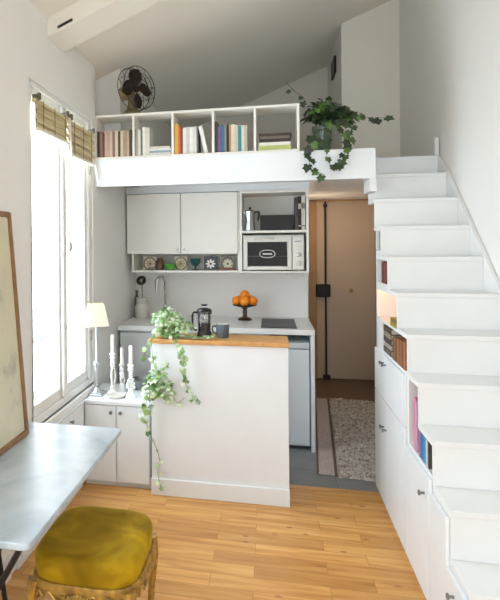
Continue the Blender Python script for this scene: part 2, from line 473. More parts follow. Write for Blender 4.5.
# rear window
def rear_window():
    x0, x1, z0, z1 = R0; root = bpy.data.objects.new('window_3', None); COL.objects.link(root); root.location = ((x0+x1)/2, YB-.1, z0); root['kind'] = 'structure'
    bpy.context.view_layer.update()
    m = MB(); w = .05
    for a, b in ((x0, x0+w), (x1-w, x1), ((x0+x1)/2-w/2, (x0+x1)/2+w/2)): m.box(a, b, YB-.12, YB-.06, z0, z1)
    m.box(x0, x1, YB-.12, YB-.06, z0, z0+w); m.box(x0, x1, YB-.12, YB-.06, z1-w, z1); m.build('window_frame', TRIM, root, bevel=.006)
    B(x0+.01, x1-.01, YB-.093, YB-.087, z0+.01, z1-.01).build('glass_pane', GLASS, root)
rear_window()

# hall door -----------------------------------------------------------
d = bpy.data.objects.new('door_1', None); COL.objects.link(d); d.location = (.84, YE, 0); d['kind'] = 'structure'; bpy.context.view_layer.update()
m = MB(); m.box(.43, .505, YE-.05, YE+.02, 0, 1.97); m.box(.43, XR, YE-.05, YE+.02, 1.955, 1.97)
m.build('door_frame', DOORF, d, bevel=.004)
B(.505, .60, YE-.03, YE+.02, .005, 1.955).build('fixed_leaf', mat('light_beige_paint', '#cdb799', .5), d, bevel=.003)
B(.604, 1.119, YE-.025, YE+.02, .005, 1.955).build('door_leaf', DOORM, d, bevel=.003)
MB().tube([(.60, YE-.045, .03), (.60, YE-.045, 1.945)], .011, 10).build('espagnolette_rod', RODM, d)
m = MB(); m.box(.565, .64, YE-.075, YE-.03, .012, .05); m.box(.58, .622, YE-.06, YE-.03, 1.89, 1.92); m.build('rod_bracket', RODM, d, bevel=.004)
B(.495, .645, YE-.10, YE-.03, .905, 1.045).build('lock_box', mat('black_lock_iron', '#1f1a1a', .4, metal=.4), d, bevel=.012)
MB().lathe([(.012, 0), (.012, .03), (.02, .035), (.02, .05), (0.0001, .055)], (.86, YE-.025, .98), 12, M=Matrix.Rotation(PI/2, 3, 'X')).build('door_knob', mat('worn_brass', '#a98a5a', .4, metal=.6), d)

# ------------------------------------------------------------------ books
def book(w, h, d, col, loc, rot=(0, 0, 0), label='', group=None, band=None, parent=None):
    """upright book: spine towards -y, width w along x, height h, depth d (+y); origin at bottom centre of spine"""
    t = min(.004, w*.18)
    m = MB()
    m.box(-w/2, -w/2+t, 0, d, 0, h); m.box(w/2-t, w/2, 0, d, 0, h); m.box(-w/2+t, w/2-t, 0, t, 0, h)
    m.box(-w/2+t, w/2-t, t, d-.004, .003, h-.003, 1)
    mats = [bookmat(col), PAGES]
    if band:
        m.box(-w/2+.001, w/2-.001, -.0006, .001, h*.62, h*.78, 2); m.box(-w/2+.001, w/2-.001, -.0006, .001, h*.10, h*.14, 2); mats.append(bookmat(band))
    o = m.build('book', mats, None, local=True, smooth=0)
    o.location = K(loc); o.rotation_euler = rot
    return tag(o, label, 'book', group)
ORD = ['first', 'second', 'third', 'fourth', 'fifth', 'sixth', 'seventh', 'eighth', 'ninth', 'tenth', 'eleventh', 'twelfth', 'thirteenth', 'fourteenth']

# ------------------------------------------------------------------ loft bookcase
BX0, BX1, BY0, BY1, BZ0, BZ1 = XL-.012, .192, 3.473, 3.655, 2.0805, 2.385
bc = thing('loft_bookcase', 'long white open bookcase of five cubbies along the loft edge', 'bookcase', ((BX0+BX1)/2, (BY0+BY1)/2, BZ0))
B(BX0, BX1, BY0, BY1, BZ1-.016, BZ1).build('top_board', CABW, bc, bevel=.002)
B(BX0, BX1, BY0, BY1, BZ0, BZ0+.016).build('bottom_board', CABW, bc, bevel=.002)
NC = 5; cw = (BX1-BX0-.016)/NC
for i in range(NC+1):
    x = BX0 + i*cw; B(x, x+.016, BY0+.001, BY1, BZ0+.016, BZ1-.016).build('divider', CABW, bc, bevel=.002)
def cub(i): return BX0+.016+i*cw+.003, BX0+(i+1)*cw-.003
BZ = BZ0+.0165
def row(i, items, group, where, x=None, y=BY0+.012):
    """items: (colour, colour word, thickness, height, depth, lean)"""
    x0, x1 = cub(i); x = x0 if x is None else x
    n = len(items)
    for k, (c, cwd, w, h, d, ln) in enumerate(items):
        if ln:
            dx = h*math.sin(ln); bx = x + w/2 + (dx if ln > 0 else 0)
            loc = (x + (w*math.cos(ln))/2 + (0 if ln > 0 else -dx*0), y, BZ + (w/2)*abs(math.sin(ln)))
            if ln < 0: loc = (x + h*math.sin(-ln) + w*math.cos(ln)/2, y, BZ + (w/2)*abs(math.sin(ln)))
            o = book(w, h, d, c, loc, (0, ln, 0)); adv = w*math.cos(ln) + h*math.sin(abs(ln))
        else:
            o = book(w, h, d, c, (x+w/2, y, BZ), band=None); adv = w
        pos = 'leftmost' if k == 0 else ('rightmost' if k == n-1 else ORD[k]+' from the left')
        o['label'] = f'{cwd} book standing in the {where} cubby, {pos}'; o['group'] = group
        x += adv + .0015
    return x
row(0, [('#4a4038', 'dark brown', .018, .178, .13, 0), ('#8f6a5c', 'dull red brown', .016, .182, .13, 0), ('#5c4a3e', 'brown', .014, .165, .13, 0), ('#c79e90', 'salmon pink', .018, .180, .13, 0),
        ('#b9a68f', 'tan', .016, .178, .13, 0), ('#d3b3a4', 'pale pink', .018, .183, .13, 0), ('#8a7766', 'taupe', .016, .175, .13, 0), ('#dbcdb4', 'cream', .02, .182, .13, 0),
        ('#574437', 'dark chocolate', .015, .176, .13, 0), ('#cfc0a5', 'sand', .02, .177, .13, 0), ('#a8967f', 'beige grey', .022, .18, .13, 0), ('#bfae94', 'light tan', .016, .174, .13, 0), ('#54483f', 'black brown', .016, .18, .13, 0)],
    'books in the leftmost cubby', 'leftmost')
x = row(1, [('#a7a399', 'grey', .018, .185, .13, 0), ('#d7d2c4', 'cream', .016, .18, .13, 0), ('#6f756e', 'slate green', .012, .17, .13, 0), ('#e2ded3', 'white', .022, .195, .13, 0), ('#cfcabd', 'pale grey', .024, .19, .13, 0)],
        'standing books in the second cubby', 'second')
def stack(items, cx, yf, z, group, where, rot=0):
    n = len(items)
    for k, (c, cwd, w, h, d) in enumerate(items):
        # lying book: thickness w up, spine (length h) along x facing the room
        o = book(w, h, d, c, (cx-h/2+rnd.uniform(-.004, .004), yf+rnd.uniform(0, .004), z+w/2), (0, PI/2, 0))
        pos = 'bottom' if k == 0 else ('top' if k == n-1 else ORD[k]+' from the bottom')
        o['label'] = f'{cwd} book lying flat in the {where}, {pos} of the stack'; o['group'] = group
        z += w + .0006
    return z
x0, x1 = cub(1)
stack([('#d9d5cb', 'off-white', .016, .150, .12), ('#8f9aa5', 'grey blue', .014, .148, .12), ('#d8d6d2', 'white', .016, .145, .12), ('#cbc6ba', 'pale stone', .012, .14, .12)], x1-.078, BY0+.014, BZ, 'flat books in the second cubby', 'second cubby')
row(2, [('#d8ad4a', 'yellow', .024, .205, .14, 0), ('#c9653c', 'orange', .014, .19, .14, 0), ('#8e3f34', 'brick red', .014, .175, .14, 0), ('#dcd9d3', 'white', .024, .175, .14, 0), ('#c6c5c2', 'light grey', .016, .178, .14, 0),
        ('#e2e0da', 'bright white', .024, .176, .14, 0), ('#d5d3cc', 'ivory', .022, .178, .14, 0), ('#6a6f72', 'slate grey', .010, .178, .14, 0), ('#e3e1db', 'leaning white', .024, .178, .14, -.22)],
    'books in the middle cubby', 'middle')
row(3, [('#47453f', 'charcoal', .016, .205, .14, 0), ('#6f5d86', 'purple', .022, .172, .14, 0), ('#46688e', 'blue', .018, .176, .14, 0), ('#7d8a86', 'grey green', .014, .17, .14, 0), ('#2f2a28', 'black', .014, .18, .14, 0),
        ('#b98a58', 'tan', .012, .176, .14, 0), ('#d8d0bd', 'cream', .024, .18, .14, 0), ('#c9c4b6', 'stone', .018, .172, .14, 0), ('#3f8a8d', 'teal', .02, .168, .14, 0), ('#d5d0c2', 'ivory', .018, .17, .14, 0), ('#b7b2a4', 'pale grey', .018, .168, .14, 0)],
    'books in the fourth cubby', 'fourth')
x0, x1 = cub(4)
stack([('#b8bf78', 'lime green', .03, .205, .13), ('#e1ded4', 'white', .02, .20, .13), ('#36302c', 'black', .022, .20, .13), ('#6b5f56', 'grey brown', .016, .19, .13), ('#3a302c', 'dark brown', .018, .205, .13)], x0+.115, BY0+.01, BZ, 'flat books in the rightmost cubby', 'rightmost cubby')

# ------------------------------------------------------------------ antique fan
FX, FY, FZ = -.925, 3.565, BZ1+.0005
fan = thing('antique_desk_fan', 'antique metal desk fan with dark blades standing on the loft bookcase', 'fan', (FX, FY, FZ))
MB().lathe([(.085, 0), (.085, .008), (.062, .02), (.042, .045), (.032, .085), (.03, .115), (.026, .12)], (FX, FY, FZ), 24).build('base', FANBASE, fan)
ax = Vector((.84, -.54, .03)).normalized()
Mq = ax.to_track_quat('Z', 'Y').to_matrix()
hub = Vector((FX+.042, FY-.03, FZ+.183))
def fx(p): return hub + Mq @ Vector(p)
m = MB(); m.lathe([(.0001, -.155), (.03, -.15), (.05, -.13), (.056, -.10), (.05, -.07), (.03, -.05), (.012, -.045), (.010, 0), (.0001, .001)], hub, 20, M=Mq); m.build('motor', FANMOT, fan)
m = MB(); m.tube([(FX, FY, FZ+.11), fx((0, 0, -.09))], .018, 10); m.build('neck', FANBASE, fan)
def blade(a):
    m = MB(); N, Rn = 7, 6; g = []
    for i in range(Rn+1):
        t = i/Rn; r = .016 + .116*t; wd = .62*(math.sin(PI*(.12+.80*t)))**.8; row_ = []
        for j in range(N):
            u = j/(N-1)-.5; th = a + u*wd*2.35*(1-.2*t) ; row_.append(m.b.verts.new(fx((r*math.cos(th), r*math.sin(th), -.002-u*.028))))
        g.append(row_)
    for i in range(Rn):
        for j in range(N-1): m.b.faces.new((g[i][j], g[i][j+1], g[i+1][j+1], g[i+1][j]))
    o = m.build('blade', FANDARK, fan)
    md = o.modifiers.new('t', 'SOLIDIFY'); md.thickness = .003
for k in range(4): blade(.12+k*PI/2)
MB().lathe([(.0001, -.012), (.024, -.012), (.024, .008), (.016, .016), (.0001, .018)], hub, 16, M=Mq).build('hub', FANDARK, fan)
m = MB()
def ring(r, z, t): m.tube([fx((r*math.cos(2*PI*k/40), r*math.sin(2*PI*k/40), z)) for k in range(40)], t, 6, closed=True)
ring(.145, .03, .0026); ring(.148, -.03, .0026); ring(.095, .052, .0018); ring(.045, .06, .002)
for k in range(12):
    a = 2*PI*k/12
    m.tube([fx((.045*math.cos(a), .045*math.sin(a), .06)), fx((.095*math.cos(a+.12), .095*math.sin(a+.12), .052)), fx((.145*math.cos(a+.2), .145*math.sin(a+.2), .03)), fx((.148*math.cos(a+.2), .148*math.sin(a+.2), -.03)), fx((.05*math.cos(a+.2), .05*math.sin(a+.2), -.07))], .0016, 5)
m.build('cage', IRON, fan)

# ------------------------------------------------------------------ ivy
HALF = [(0, 0), (.20, -.16), (.50, -.06), (.40, .22), (.60, .48), (.30, .56), (0, 1.0)]
def leaf(m, pos, d, nrm, L):
    d = d.normalized(); s_ = d.cross(nrm)
    if s_.length < 1e-3: s_ = d.cross(Vector((1, .3, .2)))
    s_.normalize(); n = s_.cross(d).normalized()
    def V(x, y, z): return m.b.verts.new(pos + s_*x*L + d*y*L + n*z*L)
    c = V(0, .3, .05); b0 = V(0, 0, 0); tip = V(0, 1, -.10)
    for sg in (1, -1):
        prev = b0
        for (x, y) in HALF[1:-1]:
            v = V(sg*x, y, -.12*abs(x)-.05*max(0, y-.3)); m.b.faces.new((c, prev, v) if sg > 0 else (c, v, prev)); prev = v
        m.b.faces.new((c, prev, tip) if sg > 0 else (c, tip, prev))
def strand(ml, ms, pts, step, L, r=.0016, out=Vector((0, -1, .2)), jit=.018, start=0.):
    P = [Vector(p) for p in pts]; ms.tube(P, r, 5)
    acc = start
    for a, b in zip(P, P[1:]):
        seg = b-a; ln = seg.length; t = acc
        while t < ln:
            p = a + seg*(t/ln); sd = Vector((rnd.uniform(-1, 1), rnd.uniform(-1, .3), rnd.uniform(-.6, .3)))
            q = p + sd*jit
            ms.tube([p, (p+q)/2+Vector((0, 0, .004)), q], .0009, 4)
            dd = Vector((rnd.uniform(-.8, .8), rnd.uniform(-.5, .1), rnd.uniform(-1, -.1))) + seg.normalized()*.3
            leaf(ml, q, dd, out + Vector((rnd.uniform(-.6, .6), rnd.uniform(-.3, .3), rnd.uniform(-.3, .6))), L*rnd.uniform(.7, 1.15))
            t += step*rnd.uniform(.7, 1.3)
        acc = t-ln
def bush(ml, c, rad, n, L):
    for _ in range(n):
        v = Vector((rnd.gauss(0, 1), rnd.gauss(0, 1), rnd.gauss(0, 1))).normalized(); k = rnd.uniform(.55, 1.)
        p = Vector(c) + Vector((v.x*rad[0], v.y*rad[1], abs(v.z)*rad[2] if rad[2] > 0 else v.z*-rad[2]))*k
        leaf(ml, p, Vector((v.x, v.y, v.z-.7)) + Vector((rnd.uniform(-.4, .4), rnd.uniform(-.4, .4), 0)), v + Vector((0, -.5, .6)), L*rnd.uniform(.7, 1.2))

# ivy on the loft ledge
PX, PY, PZ = .338, 3.555, 2.0803
iv = thing('potted_ivy', 'dark green ivy in a greenish glass pot spilling over the loft ledge', 'plant', (PX, PY, PZ))
m = MB(); m.lathe([(.0001, 0), (.050, 0), (.052, .03), (.060, .12), (.066, .165), (.062, .165), (.056, .12), (.048, .008), (.0001, .008)], (PX, PY, PZ), 24); m.build('pot', GREENGL, iv)
m = MB(); m.lathe([(.0001, .010), (.046, .010), (.047, .03), (.053, .12), (.0001, .135)], (PX, PY, PZ), 18); m.build('soil', mat('mossy_soil', '#868f80', .9, noise=.3, nscale=30), iv)
m = MB(); m.tube([(PX+.0625*math.cos(k/16*PI), PY+.0625*math.sin(k/16*PI), PZ+.075) for k in range(0, 32)], .003, 5, closed=True); m.build('pot_band', DKSTEEL, iv)
ml, ms = MB(), MB()
bush(ml, (PX+.015, PY-.01, PZ+.215), (.125, .09, .12), 190, .046)
bush(ml, (PX+.125, PY-.02, PZ+.19), (.10, .07, .09), 60, .045)
T0 = (PX, PY-.02, PZ+.16)
strand(ml, ms, [T0, (.25, 3.52, 2.36), (.215, 3.50, 2.43), (.16, 3.49, 2.47), (.115, 3.48, 2.52)], .06, .04, start=.12)
strand(ml, ms, [T0, (.45, 3.50, 2.35), (.53, 3.47, 2.29), (.60, 3.45, 2.26), (.69, 3.44, 2.255)], .033, .05, start=.03)
strand(ml, ms, [T0, (.27, 3.45, 2.22), (.255, 3.43, 2.10), (.245, 3.42, 2.02), (.25, 3.42, 1.98), (.29, 3.42, 1.94), (.335, 3.42, 1.92)], .034, .052, start=.17)
strand(ml, ms, [T0, (.34, 3.44, 2.17), (.345, 3.43, 2.08), (.355, 3.43, 2.01), (.38, 3.42, 1.97), (.43, 3.42, 1.97), (.455, 3.43, 2.02)], .05, .048, start=.16)
strand(ml, ms, [T0, (.42, 3.46, 2.24), (.455, 3.43, 2.14), (.46, 3.42, 2.06), (.44, 3.42, 2.00), (.40, 3.42, 1.95)], .032, .05, start=.12)
strand(ml, ms, [T0, (.44, 3.46, 2.28), (.50, 3.43, 2.20), (.50, 3.43, 2.14)], .04, .05, start=.05)
ml.build('ivy_leaves', IVYD, iv, smooth=60); ms.build('ivy_stems', STEMD, iv)

# ------------------------------------------------------------------ bamboo blinds
def blind(y0, y1, z0, z1, label, stick):
    x = XL+.004
    r = thing('bamboo_blind', label, 'blind', (x+.03, (y0+y1)/2, z0), 'bamboo roller blinds on the window')
    B(x, x+.022, y0, y1, z1-.022, z1).build('head_rail', BAMBOO, r, bevel=.003)
    m = MB(); n = int((z1-z0-.02)/.0048)
    for k in range(n):
        z = z0+.012+k*.0048; dx = .024+.010*(1 if (k//5) % 2 else 0)+rnd.uniform(-.0015, .0015)
        m.tube([(x+dx, y0+.004, z), (x+dx, y1-.004, z+rnd.uniform(-.001, .001))], .0033, 5)
    m.box(x+.0165, x+.0205, y0+.004, y1-.004, z0+.008, z1-.02)
    m.build('bamboo_slats', BAMBOO, r)
    for t in (.15, .5, .85):
        y = y0+(y1-y0)*t; MB().box(x+.036, x+.0385, y-.002, y+.002, z0+.01, z1-.005).build('binding_cord', CORD, r)
    B(x+.018, x+.04, y0, y1, z0-.006, z0+.010).build('bottom_bar', mat('pale_bottom_bar', '#e6dfcb', .6), r, bevel=.003)
    m = MB()
    for y in (y0+.02, y1-.02):
        MB().box(x, x+.036, y-.009, y+.009, z1+.001, z1+.020).lathe([(.010, -.006), (.010, .026)], (x+.034, y, z1), 8).build('bracket', DKSTEEL, r)
    a, b = stick
    m = MB(); m.tube([a, ((a[0]+b[0])/2, (a[1]+b[1])/2+.0, (a[2]+b[2])/2-.006), b], .006, 6); m.build('pull_tape', WHITECORD, r)
blind(2.455, 2.875, 2.078, 2.235, 'shorter bamboo blind bunched over the nearer window sash', ((XL+.045, 2.868, 2.225), (XL+.10, 2.77, 1.865)))
blind(2.895, 3.325, 2.022, 2.232, 'longer bamboo blind bunched over the farther window sash', ((XL+.045, 3.32, 2.03), (XL+.075, 3.30, 1.885)))

# ------------------------------------------------------------------ window cabinets
bench = thing('low_cabinet', 'low white two-door cabinet under candlesticks beside the bar panel', 'cabinet', (-.93, 3.34, 0))
B(-1.14, -.722, 3.158, 3.54, .03, .505).build('body', LACQ, bench)
B(-1.145, -.718, 3.135, 3.545, .508, .532).build('cabinet_top', LACQ, bench, bevel=.003)
B(-1.14, -.722, 3.165, 3.53, 0, .03).build('plinth', GREYC, bench)
for a, b, kx in ((-1.137, -.936, -.962), (-.928, -.724, -.902)):
    dd = B(a, b, 3.14, 3.157, .035, .503).build('door', LACQ, bench, bevel=.002)
    MB().lathe([(.005, 0), (.005, .012), (.011, .016), (.011, .022), (.0001, .025)], (kx, 3.14, .465), 12, M=Matrix.Rotation(PI/2, 3, 'X')).build('door_knob', PEWTER, dd)
side = thing('window_cabinet', 'low white cupboard running along the wall under the window', 'cabinet', (-1.14, 2.7, 0))
B(-1.158, -1.146, 2.26, 3.13, 0, .522).build('body', LACQ, side)
B(-1.158, -1.130, 2.26, 3.132, .522, .5345).build('cabinet_top', LACQ, side, bevel=.002)
for a, b, ky in ((2.28, 2.69, 2.65), (2.70, 3.12, 2.89)):
    dd = B(-1.146, -1.134, a, b, .03, .517).build('door', LACQ, side, bevel=.002)
    MB().lathe([(.005, 0), (.005, .012), (.011, .016), (.011, .022), (.0001, .025)], (-1.134, ky, .475), 12, M=Matrix.Rotation(PI/2, 3, 'Y')).build('door_knob', PEWTER, dd)

# table lamp
LX, LY, LZ = -1.10, 3.27, .5325
lp = thing('table_lamp', 'slender silver table lamp with a small cream shade by the window', 'lamp', (LX, LY, LZ))
m = MB(); m.box(LX-.052, LX+.052, LY-.052, LY+.052, LZ, LZ+.012); m.prism([(LX-.04, LY-.04), (LX+.04, LY-.04), (LX+.04, LY+.04), (LX-.04, LY+.04)], 'z', LZ+.012, LZ+.02); m.lathe([(.035, .02), (.022, .032), (.012, .045)], (LX, LY, LZ), 16); m.build('base', SILVER, lp, bevel=.003)
m = MB(); m.lathe([(.010, .04), (.0115, .10), (.013, .17), (.014, .185), (.018, .19), (.018, .205), (.010, .212), (.007, .22), (.006, .445), (.009, .45), (.0001, .455)], (LX, LY, LZ), 14); m.build('stem', SILVER, lp)
MB().sphere((LX, LY, LZ+.50), .026).tube([(LX, LY, LZ+.45), (LX, LY, LZ+.485)], .011).build('bulb', BULBM, lp)
def shade():
    m = MB(); z0, z1, a, b = LZ+.445, LZ+.585, .072, .046
    def sq(h, z, t=0.): return [m.b.verts.new((LX+sx*(h-t), LY+sy*(h-t), z)) for sx, sy in ((-1, -1), (1, -1), (1, 1), (-1, 1))]
    A, Bq, C, D = sq(a, z0), sq(b, z1), sq(b, z1, .002), sq(a, z0, .002)
    for U, W in ((A, Bq), (Bq, C), (C, D), (D, A)):
        for k in range(4): m.b.faces.new((U[k], U[(k+1) % 4], W[(k+1) % 4], W[k]))
    # slightly turned so that one face looks to the window
    mt = Matrix.Translation((LX, LY, 0)) @ Matrix.Rotation(math.radians(28), 4, 'Z') @ Matrix.Translation((-LX, -LY, 0)); m.xf(mt)
    m.build('lamp_shade', SHADE, lp, smooth=20)
shade()

# candlesticks
def candlestick(x, y, H, ch, label, kind, br=.036):
    z = .5325
    r = thing('candlestick', label, 'candlestick', (x, y, z), 'white candlesticks on the low cabinet')
    if kind == 'twist':
        prof = [(.034, 0), (.034, .006), (.024, .02), (.014, .05), (.012, .06)]; m = MB(); m.lathe(prof, (x, y, z), 18)
        n = 5
        for k in range(n):
            zz = z+.055+(H-.10)*k/n; s = (H-.10)/n
            for sg in (1, -1):
                pts = [(x+sg*(.004+.019*math.sin(PI*t/8))*math.cos(k*.5), y+sg*(.004+.019*math.sin(PI*t/8))*math.sin(k*.5), zz+s*t/8) for t in range(9)]
                m.tube(pts, .0075, 6)
            m.sphere((x, y, zz+s*.98), .012)
        m.lathe([(.012, H-.05), (.020, H-.03), (.014, H-.02), (.02, H-.005), (.02, H)], (x, y, z), 16)
    else:
        m = MB()
        m.lathe([(br, 0), (br, .008), (br*.75, .018), (.016, .032), (.018, .045), (.011, .055)], (x, y, z), 20)
        h2 = H-.08
        for k in range(3):       # open carved stem
            a = 2*PI*k/3+.4
            pts = [(x+(.007+.010*math.sin(PI*t/10)**1.5)*math.cos(a), y+(.007+.010*math.sin(PI*t/10)**1.5)*math.sin(a), z+.05+(h2-.05)*t/10) for t in range(11)]
            m.tube(pts, .0062, 6)
        m.sphere((x, y, z+h2), .016); m.lathe([(.010, h2), (.018, h2+.02), (.012, h2+.035), (.019, h2+.05), (.012, h2+.06), (.021, H-.006), (.021, H)], (x, y, z), 16)
    m.build('stand', SHABBY, r)
    MB().lathe([(.0115, H-.004), (.011, H+ch-.004), (.004, H+ch), (.0001, H+ch)], (x, y, z), 14).build('candle', CANDLE, r)
    MB().tube([(x, y, z+H+ch-.001), (x+.001, y, z+H+ch+.008)], .0012, 5).build('wick', BLACK, r)
candlestick(-1.0, 3.30, .262, .122, 'tallest carved white candlestick with an ivory candle, next to the lamp', 'open')
candlestick(-.957, 3.365, .178, .112, 'slim white candlestick with an ivory candle, middle of the three', 'open', .028)
candlestick(-.862, 3.235, .208, .120, 'curly white candlestick with an ivory candle, nearest the ivy', 'twist')
m = MB(); m.lathe([(.0001, .004), (.03, .004), (.05, .012), (.056, .018), (.058, .015), (.045, .0), (.0001, 0)], (-.955, 3.225, .5325), 24); tag(m.build('small_dish', CERAM, None), 'small white dish lying in front of the candlesticks', 'dish')
m = MB(); m.lathe([(.0001, .004), (.04, .006), (.058, .045), (.066, .07), (.069, .07), (.06, .035), (.042, 0), (.0001, 0)], (-.845, 3.44, .5325), 24); tag(m.build('pewter_bowl', PEWTER, None), 'grey pewter bowl behind the curly candlestick', 'bowl')

# ------------------------------------------------------------------ bar / peninsula
bar = thing('bar_counter', 'white panelled bar counter with a honey wood top', 'counter', (-.30, 3.21, 0))
B(-.702, .100, 3.108, 3.318, 0, .905).build('panel_body', LACQ, bar, bevel=.003)
B(-.704, .102, 3.094, 3.1075, 0, .098).build('skirting', LACQ, bar, bevel=.003)
B(-.715, .104, 3.09, 3.335, .9055, .932).build('bar_top', OAK, bar, bevel=.004)
# ivy on the bar
QX, QY, QZ = -.615, 3.205, .9325
iv2 = thing('trailing_ivy', 'pale variegated ivy in a brown pot trailing down the bar', 'plant', (QX, QY, QZ))
MB().lathe([(.0001, 0), (.042, 0), (.052, .08), (.055, .09), (.050, .09), (.048, .075), (.0001, .075)], (QX, QY, QZ), 20).build('pot', WICKER, iv2)
ml, ms = MB(), MB()
bush(ml, (QX, QY-.01, QZ+.085), (.098, .085, .088), 230, .026)
bush(ml, (QX+.09, QY-.03, QZ+.05), (.08, .06, .055), 80, .024)
bush(ml, (QX, QY-.07, QZ+.02), (.09, .03, .05), 80, .025)
for k in range(40): leaf(ml, Vector((QX+.06+.26*rnd.random(), 3.10+.045*rnd.random(), QZ+.012+.012*rnd.random())), Vector((rnd.uniform(-1, 1), rnd.uniform(-1, .3), .1)), Vector((0, -.4, 1)), .022*rnd.uniform(.7, 1.2))
K0 = (QX, QY-.03, QZ+.08)
F = Vector((0, -1, .15))
strand(ml, ms, [K0, (-.66, 3.10, .99), (-.69, 3.065, .93), (-.72, 3.055, .86), (-.735, 3.05, .81)], .03, .028, start=.05, out=F)
strand(ml, ms, [(-.69, 3.065, .93), (-.68, 3.06, .82), (-.66, 3.06, .76), (-.63, 3.06, .70), (-.665, 3.055, .64), (-.715, 3.05, .60), (-.724, 3.05, .53), (-.728, 3.05, .46)], .016, .029, out=F, start=.09)
for c, n in (((-.655, 3.06, .70), 74), ((-.685, 3.06, .645), 62), ((-.60, 3.065, .64), 34), ((-.725, 3.06, .50), 10)): bush(ml, c, (.055, .02, -.065), n, .027)
strand(ml, ms, [(-.726, 3.05, .46), (-.71, 3.07, .395), (-.692, 3.085, .337), (-.662, 3.09, .267), (-.644, 3.085, .20), (-.66, 3.08, .14), (-.65, 3.08, .08), (-.64, 3.08, .05)], .05, .028, out=F)
strand(ml, ms, [K0, (-.57, 3.09, .98), (-.54, 3.06, .93), (-.512, 3.06, .877), (-.495, 3.06, .807), (-.507, 3.06, .748), (-.484, 3.06, .679), (-.455, 3.07, .616), (-.412, 3.075, .577)], .0145, .027, out=F, start=.1)
strand(ml, ms, [(-.52, 3.06, .90), (-.49, 3.06, .83), (-.50, 3.06, .79)], .016, .026, out=F)
strand(ml, ms, [(-.60, 3.06, .68), (-.567, 3.07, .66), (-.575, 3.07, .61), (-.535, 3.075, .565), (-.495, 3.08, .596)], .028, .025, out=F)
strand(ml, ms, [(-.655, 3.06, .72), (-.61, 3.06, .76), (-.58, 3.06, .80)], .018, .026, out=F)
ml.build('ivy_leaves', IVYL, iv2, smooth=60); ms.build('ivy_stems', STEM, iv2)

# french press
X, Y, Z = -.392, 3.22, .9325
fp = thing('french_press', 'glass french press half full of coffee on the wooden bar top', 'coffee maker', (X, Y, Z))
MB().lathe([(.0001, .012), (.040, .012), (.041, .02), (.041, .155), (.0395, .155), (.0385, .02), (.0001, .018)], (X, Y, Z), 28).build('glass_beaker', GLASS, fp)
MB().lathe([(.0001, .021), (.0378, .021), (.0378, .082), (.0001, .082)], (X, Y, Z), 24).build('coffee', COFFEE, fp)
m = MB(); m.lathe([(.0001, 0), (.045, 0), (.045, .014), (.043, .03), (.042, .03), (.042, .012), (.0001, .011)], (X, Y, Z), 28)
for k in range(4):
    a = PI/4+k*PI/2; m.box(X+.0428*math.cos(a)-.003, X+.0428*math.cos(a)+.003, Y+.0428*math.sin(a)-.003, Y+.0428*math.sin(a)+.003, Z+.02, Z+.15)
m.tube([(X+.0435*math.cos(2*PI*k/32), Y+.0435*math.sin(2*PI*k/32), Z+.145) for k in range(32)], .004, 6, closed=True)
m.build('frame', BLACK, fp)
m = MB(); m.lathe([(.046, .152), (.047, .158), (.040, .170), (.022, .176), (.0001, .177)], (X, Y, Z), 28); m.build('lid', BLACK, fp)
m = MB(); m.tube([(X, Y, Z+.083), (X, Y, Z+.19)], .003); m.lathe([(.036, .10), (.036, .106)], (X, Y, Z), 24); m.build('plunger', STEEL, fp)
MB().lathe([(.006, .186), (.018, .189), (.019, .198), (.0001, .201)], (X, Y, Z), 20).build('plunger_knob', BLACK, fp)
MB().tube([(X-.042, Y-.006, Z+.148), (X-.062, Y-.01, Z+.150), (X-.071, Y-.012, Z+.135), (X-.071, Y-.012, Z+.06), (X-.062, Y-.01, Z+.042), (X-.042, Y-.006, Z+.04)], .0065, 8).build('handle', BLACK, fp)
# mug
X, Y = -.282, 3.222
mg = thing('mug', 'slate grey mug with white inside beside the french press', 'mug', (X, Y, Z))
MB().lathe([(.0001, 0), (.034, 0), (.036, .004), (.041, .078), (.0405, .080)], (X, Y, Z), 28).build('mug_body', MUG, mg)
MB().lathe([(.0403, .0803), (.038, .080), (.033, .008), (.0001, .007)], (X, Y, Z), 28).build('glazed_inside', MUGIN, mg)
MB().tube([(X-.037, Y-.004, Z+.065), (X-.055, Y-.006, Z+.068), (X-.062, Y-.007, Z+.05), (X-.054, Y-.006, Z+.03), (X-.035, Y-.004, Z+.022)], .0055, 8).build('handle', MUG, mg)

KIT[0] = True
# ------------------------------------------------------------------ kitchen base units and worktop
wt = B(-1.039, .282, 3.557, 4.139, .900, .936).build('worktop', COUNTER, None, bevel=.003)
tag(wt, 'pale kitchen worktop running along the back wall', 'worktop')
B2 = B(.256, .281, 3.565, 4.138, .1427, .8995).build('end_panel', LACQ, None, bevel=.002); tag(B2, 'white upright end panel right of the small fridge', 'panel')
kb = thing('kitchen_base_cabinet', 'light grey kitchen base cabinet behind candlesticks and bar', 'cabinet', (-.52, 3.87, .1427))
B(-1.03, -.01, 3.60, 4.13, .22, .898).build('body', GREYC, kb)
B(-1.03, -.01, 3.65, 4.13, .1427, .22).build('plinth', GREYC, kb)
for a, b in ((-1.028, -.55), (-.545, -.012)): B(a, b, 3.58, 3.599, .225, .885).build('door', GREYC, kb, bevel=.003)
fr = thing('small_fridge', 'small pale blue-white fridge tucked under the worktop', 'fridge', (.12, 3.86, .1427))
B(0, .25, 3.64, 4.12, .165, .845).build('body', FRIDGE, fr, bevel=.005)
B(0, .25, 3.59, 3.635, .168, .80).build('door', FRIDGE, fr, bevel=.01)
B(0, .25, 3.59, 3.637, .805, .845).build('top_fascia', mat('fridge_fascia', '#c3c9cc', .35), fr, bevel=.006)
m = MB()
for x in (.03, .22):
    for y in (3.68, 4.08): m.lathe([(.016, 0), (.016, .024)], (x, y, .1427), 10)
m.build('foot', BLACK, fr)
